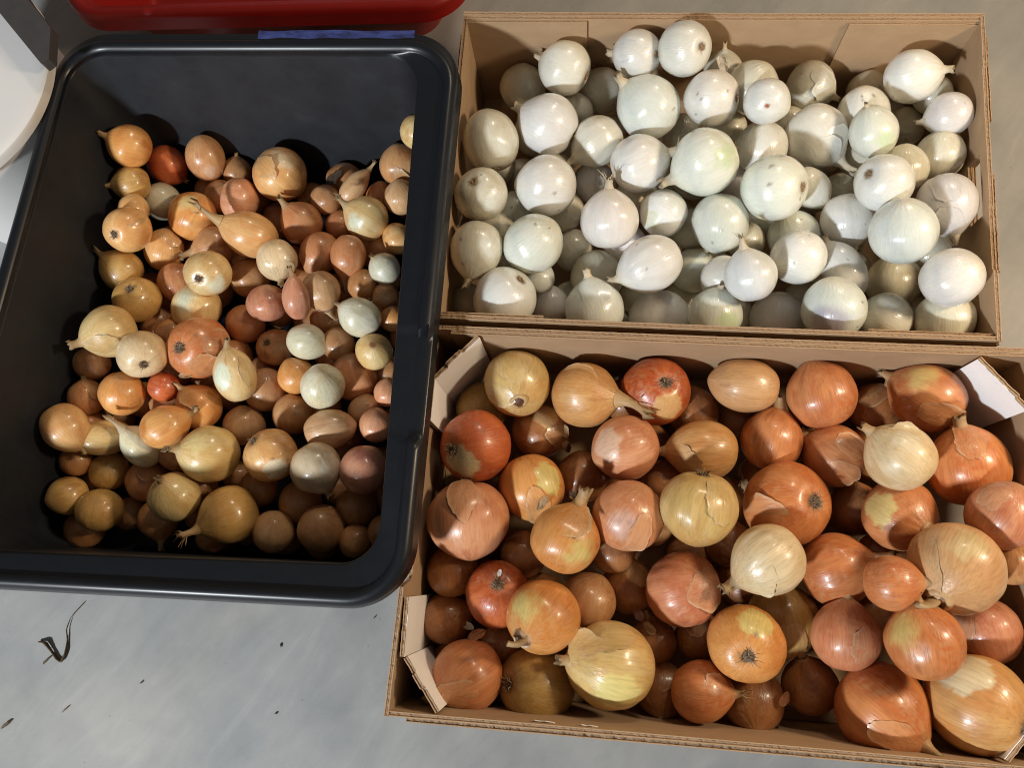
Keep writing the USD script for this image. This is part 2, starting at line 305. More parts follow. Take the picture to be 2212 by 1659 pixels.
# folded-in side flaps against the back and front wall
board('corner_flap', b1, (A[0] + .0047, A[1] - .0049), (.1415, .3610), .003, lambda u: H - .002, seed=7)
board('corner_flap', b1, (.4285, .3618), (B[0] - .0047, B[1] - .0049), .003, lambda u: H - .003, seed=8)
board('corner_flap', b1, (.5590, .0072), (.44, .0067), .0032, lambda u: H - .004, seed=9)
board('corner_flap', b1, (.115, .0055), (.0040, .0052), .0032, lambda u: H - .003, seed=10)
def bottom(q, z=.001, t=.004):
    q = inset(q, (.0055,) * 4); m = trimesh.creation.extrude_polygon(Polygon(q), t, engine='earcut'); m.apply_translation([0, 0, z]); return m
obj('bottom', bottom([A, B, Cc, D]), 'kraft', b1)
# lower box
A2, B2, C2, D2 = np.array([(-.002, -.0075), (.596, -.0035), (.600, -.3875), (-.0085, -.392)])
b2 = thing('cardboard_box', 'open cardboard box full of brown onions, with white inner corner posts', 'box', 'cardboard boxes of onions')
board('back_wall', b2, A2, B2, .0045, lambda u: H - .001 + sag(u, .6, .0015), seed=11)
board('right_wall', b2, B2, C2, .0045, lambda u: H - (.03 * (sstep(.10, .115, np.array(u)) - sstep(.26, .275, np.array(u)))), seed=12)
board('front_wall', b2, C2, D2, .0045, lambda u: H - .001 + sag(u, .6, .0015), seed=13)
board('left_wall', b2, D2, A2, .0045, lambda u: H - float(.034 * (sstep(.118, .126, np.array(u)) - sstep(.258, .284, np.array(u)))), seed=14, ragged=.001)
board('outer_flap', b2, (.600, -.3875), (.012, -.392), .0042, lambda u: H - .006, seed=15, offs=-.0047, ragged=.0012)
board('outer_flap', b2, (.02, -.0075), (.596, -.0035), .0036, lambda u: H - .002 + sag(u, .576, .002), seed=16, offs=.0047)
obj('bottom', bottom([A2, B2, C2, D2]), 'kraft', b2)
# corner posts: a board folded across each corner, brown outside, white towards the onions
def post(pts, tops, seed):
    for k in range(len(pts) - 1):
        p0, p1 = np.array(pts[k]), np.array(pts[k + 1])
        board('corner_post', b2, p0, p1, .0036, tops[k], seed=seed + k, ragged=.001, liner=(p0, p1, .0038, tops[k], .004))
tab = lambda u0, u1, h: (lambda u: .157 + (h if u0 < u < u1 else 0))
post([(.0035, -.1085), (.0040, -.0640), (.0475, -.0155)], [lambda u: .157, tab(.020, .042, .005)], 20)
post([(.0500, -.3845), (.0105, -.3545), (-.0005, -.3345), (-.0015, -.2820)][:0] or [(.0400, -.3860), (.0045, -.3400)], [tab(.026, .042, .005)], 24)
post([(.0005, -.3385), (-.0006, -.2830)], [lambda u: .157], 26)
post([(.5450, -.0135), (.5885, -.0620)], [tab(.05, .07, -.003)], 28)
post([(.5915, -.3290), (.5480, -.3820)], [tab(.02, .04, -.003)], 32)
for x, w in ((.128, .024), (.172, .020)):
    pol = Polygon([(0, 0), (w, 0), (w * .9, .004), (w * .62, .006), (w * .4, .0045), (w * .18, .006), (w * .05, .003)])
    m = trimesh.creation.extrude_polygon(pol, .0008, engine='earcut'); m.apply_transform(np.array([[1, 0, 0, x], [0, .35, 1, -.3872], [0, .93, 0, .1455], [0, 0, 0, 1]]))
    tag(obj('torn_liner', m, 'white_board', b2), 'pale torn scrap of liner on the front wall')

# ---------------------------------------------------------------- floor litter
def world_tube(pts, radii, **k):
    P = np.array(pts); s = np.linspace(0, 1, len(P)); t = np.linspace(0, 1, len(P) * 5)
    Q = np.stack([np.interp(t, s, P[:, i]) for i in range(3)], 1); Q[1:-1] = (Q[:-2] + Q[1:-1] * 2 + Q[2:]) / 4
    rr = np.interp(t, s, radii) * (1 + .35 * (meshkit.noise(np.c_[t * 40, t * 0, t * 0], 4) - .5)); return tube(Q, rr, 8, .6)
st = thing('dried_stalk', 'curled dark dried onion stalk lying on the floor below the black tub', 'dried stalk')
SP = [(-.4216, -.3254), (-.4342, -.3425), (-.4364, -.3576), (-.4333, -.3689), (-.4319, -.3841), (-.4344, -.3942), (-.4412, -.3921), (-.4511, -.3820), (-.4592, -.3742), (-.4686, -.3744)]
SR = [.0010, .0005, .0009, .0014, .0019, .0019, .0019, .0022, .0026, .0016]
obj('stem', world_tube([(x, y, .0008 + r * .6 + .001 * (i % 3)) for i, ((x, y), r) in enumerate(zip(SP, SR))], SR), 'straw', st, smooth=True)
obj('side_shred', world_tube([(-.4470, -.388, .003), (-.4520, -.3925, .004), (-.4562, -.3960, .002), (-.4580, -.3990, .001)], [.0006, .0010, .0018, .0006]), 'straw', st, smooth=True)
def litter(x, y, L, w, ang, label, m='straw'):
    c, s = math.cos(ang), math.sin(ang)
    tag(obj('dirt_crumb', world_tube([(x - c * L / 2, y - s * L / 2, .001), (x - c * L * .15, y - s * L * .15, .0012 + w * .4), (x + c * L * .2, y + s * L * .2, .0012 + w * .3), (x + c * L / 2, y + s * L / 2, .0008)], [w * .3, w, w * .8, w * .2]), m, None, smooth=True), label, 'crumb')
litter(-.4194, -.4453, .012, .0012, .8, 'thin dark sliver on the floor below the curled stalk')
litter(-.4880, -.4680, .016, .0026, .75, 'dark drop-shaped crumb with tail near the lower left picture corner')
litter(-.3335, -.4089, .004, .0012, .5, 'tiny dark speck on the floor right of the sliver')
litter(-.1737, -.3546, .005, .0011, 2.0, 'tiny grey speck on the floor below the middle of the tub front')
litter(-.0668, -.3146, .004, .0011, 1.0, 'tiny black speck on the floor beside the lower box')
litter(-.1685, -.4283, .004, .0009, .2, 'tiny faint speck on the floor near the lower picture edge')

# ---------------------------------------------------------------- onions
# kind: main colour, second colour, blotch colour, blotch amount, peeled colour
K = {
 'c': ((.46, .178, .075), (.56, .265, .125), (.33, .10, .035), .35, (.60, .50, .22)),
 'C': ((.475, .168, .066), (.57, .255, .11), (.36, .10, .032), .35, (.58, .46, .18)),
 'r': ((.43, .095, .040), (.52, .155, .060), (.33, .065, .03), .4, (.58, .52, .32)),
 'R': ((.40, .085, .030), (.50, .15, .055), (.25, .05, .02), .5, (.55, .36, .17)),
 'g': ((.55, .25, .080), (.62, .33, .125), (.47, .17, .05), .45, (.62, .54, .22)),
 'G': ((.55, .30, .115), (.61, .385, .17), (.47, .20, .07), .4, (.68, .62, .42)),
 'o': ((.36, .235, .075), (.44, .30, .11), (.30, .15, .05), .35, (.5, .42, .16)),
 'b': ((.40, .20, .085), (.48, .28, .14), (.28, .12, .05), .4, (.55, .42, .25)),
 't': ((.51, .31, .155), (.58, .38, .205), (.42, .22, .10), .35, (.60, .50, .28)),
 's': ((.61, .50, .30), (.66, .57, .38), (.55, .38, .18), .3, (.70, .66, .50)),
 'y': ((.58, .45, .19), (.64, .54, .27), (.54, .31, .11), .4, (.66, .70, .52)),
 'Y': ((.57, .425, .17), (.63, .50, .25), (.53, .28, .10), .45, (.66, .60, .26)),
 'v': ((.66, .67, .44), (.71, .72, .54), (.60, .56, .33), .3, (.60, .68, .40)),
 'm': ((.42, .20, .14), (.50, .28, .19), (.34, .12, .09), .4, (.42, .17, .15)),
 'P': ((.52, .23, .12), (.60, .32, .18), (.46, .15, .07), .4, (.64, .46, .34)),
 'p': ((.48, .19, .105), (.56, .27, .15), (.40, .12, .06), .4, (.60, .42, .28)),
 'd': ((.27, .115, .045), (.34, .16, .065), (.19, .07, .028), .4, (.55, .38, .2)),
 'w': ((.77, .77, .72), (.81, .81, .78), (.70, .71, .60), .25, (.74, .76, .62)),
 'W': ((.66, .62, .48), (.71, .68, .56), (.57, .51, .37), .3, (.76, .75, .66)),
 'k': ((.76, .74, .70), (.80, .79, .76), (.69, .64, .58), .3, (.80, .79, .72)),
 'l': ((.74, .71, .71), (.78, .76, .77), (.67, .61, .61), .3, (.78, .76, .74)),
}
# white-box "v" is paler than the tub's
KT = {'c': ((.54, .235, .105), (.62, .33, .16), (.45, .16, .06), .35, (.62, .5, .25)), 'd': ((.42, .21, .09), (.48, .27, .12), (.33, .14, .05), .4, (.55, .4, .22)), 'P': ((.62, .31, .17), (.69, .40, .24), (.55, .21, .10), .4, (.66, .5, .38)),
      'v': ((.63, .65, .46), (.69, .70, .54), (.58, .56, .34), .3, (.62, .66, .42)), 'y': ((.64, .49, .22), (.70, .58, .31), (.58, .33, .12), .4, (.63, .72, .56)), 'Y': ((.63, .49, .20), (.68, .57, .29), (.58, .32, .12), .45, (.68, .60, .30)),
      'o': ((.47, .30, .10), (.54, .37, .14), (.38, .19, .06), .35, (.6, .48, .2)), 'g': ((.61, .29, .095), (.68, .39, .15), (.54, .20, .06), .45, (.66, .56, .26)), 'G': ((.62, .36, .14), (.68, .46, .21), (.56, .25, .09), .4, (.74, .66, .46)), 't': ((.57, .36, .18), (.64, .44, .24), (.48, .26, .12), .35, (.6, .5, .3)),
      'b': ((.47, .25, .11), (.54, .33, .16), (.36, .16, .07), .4, (.58, .44, .27)), 'm': ((.50, .23, .145), (.58, .32, .20), (.42, .15, .10), .4, (.46, .20, .16))}
KW = {'v': ((.73, .77, .68), (.78, .80, .73), (.66, .71, .56), .3, (.62, .74, .50)), 's': ((.75, .73, .64), (.79, .77, .70), (.64, .56, .38), .3, (.78, .76, .66))}
def unit(v): return v / np.linalg.norm(v)
def sph(th, lo): return np.array([math.sin(th) * math.cos(lo), math.sin(th) * math.sin(lo), math.cos(th)])

def build_onion(row, idx, cont, name, suffix, group, filler):
    kind, nums, feats, label = row.split('|'); v = [float(x) for x in nums.split()]
    P, r, asp = np.array(v[:3]) / 1e3, v[3] / 1e3, v[4]
    ax = unit(np.array(v[5:8])); xq = np.array(v[8:11]); xq = unit(xq - ax * (xq @ ax)); neck = v[11]
    rg = np.random.default_rng(1000 + idx); F = {}
    for t in feats.split(): F.setdefault(t[0], []).append([float(x) for x in t[1:].split(',')] if len(t) > 1 else None)
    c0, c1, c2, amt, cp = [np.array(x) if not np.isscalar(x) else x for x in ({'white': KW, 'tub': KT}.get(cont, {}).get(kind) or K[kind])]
    white = cont == 'white'
    t = thing(name, (filler if label == '*' else label[1:] if label[0] == '*' else label + suffix), 'onion', group, frame_matrix(xq, np.cross(ax, xq), ax, P))
    small = label[0] == '*'
    nl, nt = (40, 24) if small else ((88, 52) if 'E' in F or cont == 'brown' else (72, 42))
    th = np.linspace(0, np.pi, nt)[:, None] * np.ones(nl); lo = (np.arange(nl) * 2 * np.pi / nl)[None, :] * np.ones((nt, 1))
    th, lo = th.ravel(), lo.ravel(); dirs = np.c_[np.sin(th) * np.cos(lo), np.sin(th) * np.sin(lo), np.cos(th)]
    so = rg.uniform(0, 50, 3)
    lump = meshkit.fbm(dirs * 1.2 + so, 2, idx) - .5
    rad = np.sin(th) * (1 + .022 * np.cos(2 * (lo - rg.uniform(0, 6))) + .010 * np.cos(3 * (lo - rg.uniform(0, 6))) + .09 * lump)
    nr = rg.integers(9, 16); rad *= 1 + (.0035 + .006 * ('w' in F)) * np.sin(nr * lo + 2 * lump * 4) * np.sin(th)
    rad *= 1 + .03 * np.sin((nr + 6) * lo + 5 * lump) * np.exp(-(th / .55) ** 2)
    rad *= 1 - .30 * max(0, asp - 1.12) * np.exp(-(th / 1.0) ** 2)
    spike = .05 + .22 * min(neck, .8) * (1.15 if cont != 'white' else 1.0); wid = .34 + .12 * min(neck, .6)
    z = asp * np.cos(th) * (1 + .05 * lump) + spike * np.exp(-(th / wid) ** 2) + (.07 + .05 * ('r' in F)) * np.exp(-((np.pi - th) / .33) ** 2)
    bent = np.exp(-(th / .5) ** 2)[:, None] * rg.normal(0, .05, 2)[None, :] * min(1, neck * 2)
    V = np.c_[rad * np.cos(lo) + bent[:, 0], rad * np.sin(lo) + bent[:, 1], z] * r
    # ---- skin colour
    sk = np.c_[np.cos(lo) * np.sin(th) ** .5, np.sin(lo) * np.sin(th) ** .5, np.cos(th)]
    tone = rg.normal(0, .05); hue = rg.normal(0, .03)
    def base_skin(lo, th, dirs):
        s = meshkit.fbm(np.c_[np.cos(lo) * 2.6, np.sin(lo) * 2.6, np.cos(th) * .45] + so, 3, idx + 7)
        b = meshkit.fbm(dirs * 1.5 + so[::-1], 3, idx + 11); fine = meshkit.fbm(dirs * 9 + so, 2, idx + 13)
        col = mixc(np.tile(c0, (len(th), 1)), c1, sstep(.35, .65, s)); col = mixc(col, c2, amt * sstep(.48, .72, b + .1 * (fine - .5)))
        if not white: col = mixc(col, c2 * .8, .5 * sstep(.62, .70, s) * sstep(.4, .6, b))
        col = mixc(col, np.array((.80, .79, .74)) if white else np.array((.60, .44, .24)), (.2 if white else .25) * sstep(.50, .62, 1 - s) * sstep(.45, .6, fine))
        return col * (1 + tone) * np.array([1 + hue * .4, 1, 1 - hue]), s, b, fine
    col, s, b, fine = base_skin(lo, th, dirs)
    def spot(pos, size, edge=.1, rough=.0):
        c = dirs @ sph(*pos); a = np.arccos(np.clip(c, -1, 1)) + rough * (meshkit.fbm(dirs * 4 + so, 3, idx + 17) - .5); return 1 - sstep(size - edge, size, a)
    for p in F.get('p', []): col = mixc(col, cp, .85 * spot(p, .62, .45, .7))
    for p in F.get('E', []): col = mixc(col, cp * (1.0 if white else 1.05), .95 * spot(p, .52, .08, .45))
    for p in F.get('F', []): col = mixc(col, (.62, .47, .34), .8 * spot(p, .42, .2, .4))
    for p in F.get('M', []): pass
    if 'M' in F: col = mixc(col, (.40, .36, .44), .85 * spot((1.9, -1.2), .0001, .00001))
    straw = np.array((.70, .58, .40)) if white else np.array((.50, .33, .17))
    col = mixc(col, straw, (.6 if neck > .15 else .35) * (1 - sstep(.12, .50, th + .25 * (s - .5))))
    col = mixc(col, straw * .75, .45 * (1 - sstep(.08, .30, (np.pi - th) + .2 * (fine - .5))))
    if white: col = mixc(col, (.60, .64, .38), .28 * sstep(.5, .68, s) * (1 - sstep(.2, 1.1, th)))
    if 'r' in F: col = mixc(col, (.13, .095, .065), .9 * (1 - sstep(.08, .22, (np.pi - th) + .22 * (fine - .5))))
    if 'h' in F: col = mixc(col, (.20, .10, .04), 1 - sstep(.10, .26, th))
    if 'T' in F: col = mixc(col, (.10, .045, .025), 1 - sstep(.16, .24, th + .1 * (fine - .5)))
    if 'S' in F:
        d = rot_dir(F, ax, xq, P, (.05, -.20)); col = mixc(col, (.35, .09, .03), 1 - sstep(.07, .13, np.arccos(np.clip(dirs @ d, -1, 1))))
    if 'M' in F:
        d = rot_dir(F, ax, xq, P, (-.15, -.50)); col = mixc(col, (.42, .38, .45), .8 * (1 - sstep(.35, .75, np.arccos(np.clip(dirs @ d, -1, 1)) + .3 * (b - .5))))
    if 'D' in F:
        for q in ((-.25, -.18), (.05, -.2)):
            d = rot_dir(F, ax, xq, P, q); col = mixc(col, (.06, .035, .03), .85 * (1 - sstep(.05, .10, np.arccos(np.clip(dirs @ d, -1, 1)) + .05 * (fine - .5))))
        col = mixc(col, (.62, .46, .40), .6 * (1 - sstep(.3, .6, np.arccos(np.clip(dirs @ rot_dir(F, ax, xq, P, (-.1, -.3)), -1, 1)))))
    nk = 5 if 'k' in F else (2 if white and rg.random() < .5 else 0)
    for _ in range(nk):
        d = unit(rg.normal(size=3) + unit_view(ax, xq, P) * .8); a = np.arccos(np.clip(dirs @ d, -1, 1)); col = mixc(col, (.20, .15, .11), .75 * (1 - sstep(.02, .05 + .05 * rg.random(), a + .05 * (fine - .5))))
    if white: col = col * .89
    else:
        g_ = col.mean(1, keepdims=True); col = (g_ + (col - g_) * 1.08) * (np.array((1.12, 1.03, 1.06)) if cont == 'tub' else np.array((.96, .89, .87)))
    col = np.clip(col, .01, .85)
    obj('bulb', (V, grid_faces(nt, nl)), cont, t, smooth=True, col=col, skinv=sk + so * np.array([0, 0, 1]))
    if small: return
    # ---- neck: a dry twisted tube with a torn end
    top = V[:nl].mean(0)
    if neck >= .15 and 'T' not in F:
        n, m = 14, 9; L = neck * r * .95; w0, w1 = r * (.24 + .05 * min(neck, 1)), r * rg.uniform(.085, .13) * (1.35 if cont == 'brown' else 1.1)
        tt = np.linspace(0, 1, m); cur = rg.normal(0, .22, 2) * L; R0 = top - [0, 0, r * .12]
        Vn, Cn = [], []; rag = rg.uniform(.8, 1.25, n); tw = rg.uniform(-1.2, 1.2); fl = rg.uniform(.5, .8)
        for k, q in enumerate(tt):
            a = np.arange(n) * 2 * np.pi / n + tw * q; w = w1 + (w0 - w1) * (1 - q) ** 3.2 + w1 * .35 * q ** 3
            zz = q * (L + r * .12) * (1 + (rag - 1) * (q > .95)); f = 1 - (1 - fl) * q
            ws = w * (1 + .12 * np.sin(3 * a + idx) * q + rg.normal(0, .04, n) * q)
            Vn.append(np.c_[R0[0] + cur[0] * q ** 2 + ws * np.cos(a), R0[1] + cur[1] * q ** 2 + f * ws * np.sin(a), R0[2] + zz]); 
            base = straw * (1.0 - .15 * q) * rg.uniform(.85, 1.1, n)[:, None]; body = c1 * .6 + straw * .4
            Cn.append(body * (1 - q) ** 2 + base * (1 - (1 - q) ** 2) * (1 - .3 * (q > .95)))
        v2, f2 = np.vstack(Vn), grid_faces(m, n)[:, ::-1]; k = np.arange(n); c = (m - 1) * n
        v2 = np.vstack([v2, v2[c:].mean(0) - [0, 0, L * .25]]); f2 = np.vstack([f2[:, [0, 1, 2]], f2[:, [0, 2, 3]], np.stack([c + k, c + (k + 1) % n, np.full(n, len(v2) - 1)], 1)])
        obj('neck', (v2, f2), 'paper', t, smooth=45, col=np.clip(np.vstack(Cn + [np.array([straw * .25])]), .01, .85))
    if 'f' in F or neck >= .5:
        parts, cc = [], []
        tipz = (top[2] + neck * r * .9)
        for k in range(11 if 'f' in F else 4):
            a = rg.uniform(0, 6.28); sp = rg.uniform(.1, .4) * r * .5; l = rg.uniform(.12, .35) * r
            p0 = np.array([top[0] + .06 * r * math.cos(a), top[1] + .06 * r * math.sin(a), tipz - .25 * neck * r]); p1 = p0 + [sp * math.cos(a), sp * math.sin(a), l * .7]; p2 = p1 + [sp * math.cos(a + .8), sp * math.sin(a + .8), l * .5]
            q = tube([p0, (p0 + p1) / 2, p1, p2], np.array([.022, .02, .014, .004]) * r, 5); parts.append(q); cc += [straw * rg.uniform(.6, 1.15)] * len(q[0])
        obj('neck_fibres', cat_mesh(parts), 'paper', t, smooth=True, col=np.clip(np.array(cc), .01, .85))
    if 'T' in F:                                                     # torn collar round an open neck
        n = 26; rag = .5 + meshkit.fbm(np.c_[np.arange(n) * 1.1, np.full(n, idx), np.zeros(n)], 2, idx); prof = [(.30, -.05), (.27, .01), (.21, .04), (.16, .03), (.13, -.06), (.02, -.12)]; Vc, Cc_ = [], []
        a = np.arange(n) * 2 * np.pi / n; gone = 1 - .8 * np.exp(-((np.angle(np.exp(1j * (a - rg.uniform(0, 6)))) / .7) ** 2))
        pale = np.array((.58, .42, .28)) if kind == 'g' else straw * .9 + c1 * .2
        for k, (q, h) in enumerate(prof):
            hh = h * (rag * gone if h > 0 else 1); Vc.append(np.c_[q * r * np.cos(a), .85 * q * r * np.sin(a), np.zeros(n) + top[2] - .05 * r + hh * r * 1.6])
            Cc_.append(np.tile((c1 * .5 + pale * .5, pale, pale * 1.1, pale * .8, np.array((.12, .05, .03)), np.array((.05, .02, .012)))[k], (n, 1)) * rg.uniform(.85, 1.1, n)[:, None])
        obj('torn_collar', (np.vstack(Vc), grid_faces(len(prof), n)[:, ::-1]), 'paper', t, smooth=50, col=np.clip(np.vstack(Cc_), .01, .85))
        if neck > .12:
            q = tube([top - [0, 0, .1 * r], top + [.05 * r, 0, .18 * r], top + [.16 * r, .05 * r, .30 * r], top + [.26 * r, .08 * r, .36 * r]], np.array([.17, .15, .12, .13]) * r, 10, .6)
            obj('neck', q, 'paper', t, smooth=45, col=np.clip(np.tile(straw * .95, (len(q[0]), 1)) * rg.uniform(.8, 1.1, (len(q[0]), 1)), .01, .85))
    # ---- root plate with short dry roots
    if 'r' in F or (white and rg.random() < .3):
        bz = V[-nl:].mean(0); n = 18; parts, cc = [], []
        a = np.arange(n) * 2 * np.pi / n; prof = [(.17, .03), (.15, -.025), (.10, -.045), (.045, -.02), (.005, -.01)]; q0 = .75 if white else 1.0
        Vr = np.vstack([np.c_[q0 * q * r * np.cos(a) * (1 + .12 * rg.normal(size=n)), q0 * q * r * np.sin(a) * (1 + .12 * rg.normal(size=n)), bz[2] + h * r * rg.uniform(.7, 1.3, n)] for q, h in prof])
        parts.append((Vr, grid_faces(len(prof), n))); base = np.array((.17, .12, .08)) if not white else np.array((.30, .20, .12)); cc += list(base * rg.uniform(.5, 1.2, (len(Vr), 1)))
        for k in range(14 if white else 30):
            aa = rg.uniform(0, 6.28); q = rg.uniform(.02, .15) * r * q0; l = rg.uniform(.05, .20) * r * (.6 if white else 1); p0 = np.array([q * math.cos(aa), q * math.sin(aa), bz[2] + .0 * r]); o_ = np.array([math.cos(aa + rg.normal(0, .6)), math.sin(aa + rg.normal(0, .6)), 0]) * l * rg.uniform(.3, 1.1)
            tq = tube([p0, p0 + o_ * .5 - [0, 0, l * .7], p0 + o_ * 1.3 - [0, 0, l * .9]], np.array([.012, .009, .004]) * r, 4); parts.append(tq); cc += [base * rg.uniform(.7, 2.2)] * len(tq[0])
        obj('root_plate', cat_mesh(parts), 'root', t, smooth=50, col=np.clip(np.array(cc), .01, .8))
    # ---- loose flaps of dry skin, curling off along one side
    for p in F.get('l', []):
        n, m = 44, 12; a = np.arange(n) * 2 * np.pi / n
        edge = 1 + 1.0 * (meshkit.fbm(np.c_[np.cos(a) * 1.0, np.sin(a) * 1.0, np.full(n, idx * .7)], 2, idx + 31) - .5) + .28 * (meshkit.fbm(np.c_[np.cos(a) * 5, np.sin(a) * 5, np.full(n, idx * .3)], 2, idx + 5) - .5)
        c = sph(*p); mer = unit(np.array([0, 0, 1.0]) - c * c[2]) if abs(c[2]) < .97 else np.array([1.0, 0, 0]); e2 = mer; e1 = np.cross(mer, c)
        sx, sy = rg.uniform(.34, .60), rg.uniform(.55, .80); a0 = rg.choice([0, np.pi]) + rg.normal(0, .5); lift = rg.uniform(.02, .06) if white else rg.uniform(.02, .11)
        Vf, Cf, Sf = [], [], []
        for k in range(m):
            q = k / (m - 1) * edge; x_, y_ = q * np.cos(a) * sx, q * np.sin(a) * sy; d = c + x_[:, None] * e1 + y_[:, None] * e2; d /= np.linalg.norm(d, axis=1, keepdims=True)
            tq = np.arccos(np.clip(d[:, 2], -1, 1)); lq = np.arctan2(d[:, 1], d[:, 0]); side = np.clip(q * np.cos(a - a0), 0, 1.2)
            sc = 1.002 + lift * side ** 3 + .005 * np.sin(4 * a + 3 * q + idx) * q
            sr = np.maximum(np.sin(tq), 1e-4); zz = asp * d[:, 2] * (1 + .05 * (meshkit.fbm(d * 1.2 + so, 2, idx) - .5)) + spike * np.exp(-(tq / wid) ** 2); cr = (1 - .30 * max(0, asp - 1.12) * np.exp(-(tq / 1.0) ** 2)) * (1 + .09 * (meshkit.fbm(d * 1.2 + so, 2, idx) - .5))
            Vf.append(np.c_[d[:, 0] * cr * sc, d[:, 1] * cr * sc, zz * sc] * r * 1.008)
            cc, *_ = base_skin(lq, tq, d); rim = sstep(.80, 1.0, q / edge)
            cc = cc * .88 if white else mixc(cc * np.array((1.0, .93, .86)), (.56, .36, .19), np.full(n, .16)); cc = mixc(cc, (.82, .80, .76) if white else (.62, .45, .27), .45 * rim * (side > .2) + .15 * rim)
            Cf.append(cc); Sf.append(np.c_[np.cos(lq) * sr ** .5, np.sin(lq) * sr ** .5, np.cos(tq)] + so * np.array([0, 0, 1]))
        obj('loose_skin', (np.vstack(Vf), grid_faces(m, n)[:, ::-1]), cont, t, smooth=True, col=np.clip(np.vstack(Cf), .01, .85), skinv=np.vstack(Sf))

def unit_view(ax, xq, P):
    d = unit(np.array([.17, -.25, .95]) - P); yq = np.cross(ax, xq); return np.array([d @ xq, d @ yq, d @ ax])
def rot_dir(F, ax, xq, P, off):
    """a mark's direction on the bulb, given on its upper side, in the bulb's own axes"""
    up = unit(np.array([.17, -.25, .95]) - P); e = unit(np.array([1.0, 0, 0]) - up * up[0]); n = np.cross(up, e); d = unit(up + off[0] * e + off[1] * n); yq = np.cross(ax, xq)
    return np.array([d @ xq, d @ yq, d @ ax])

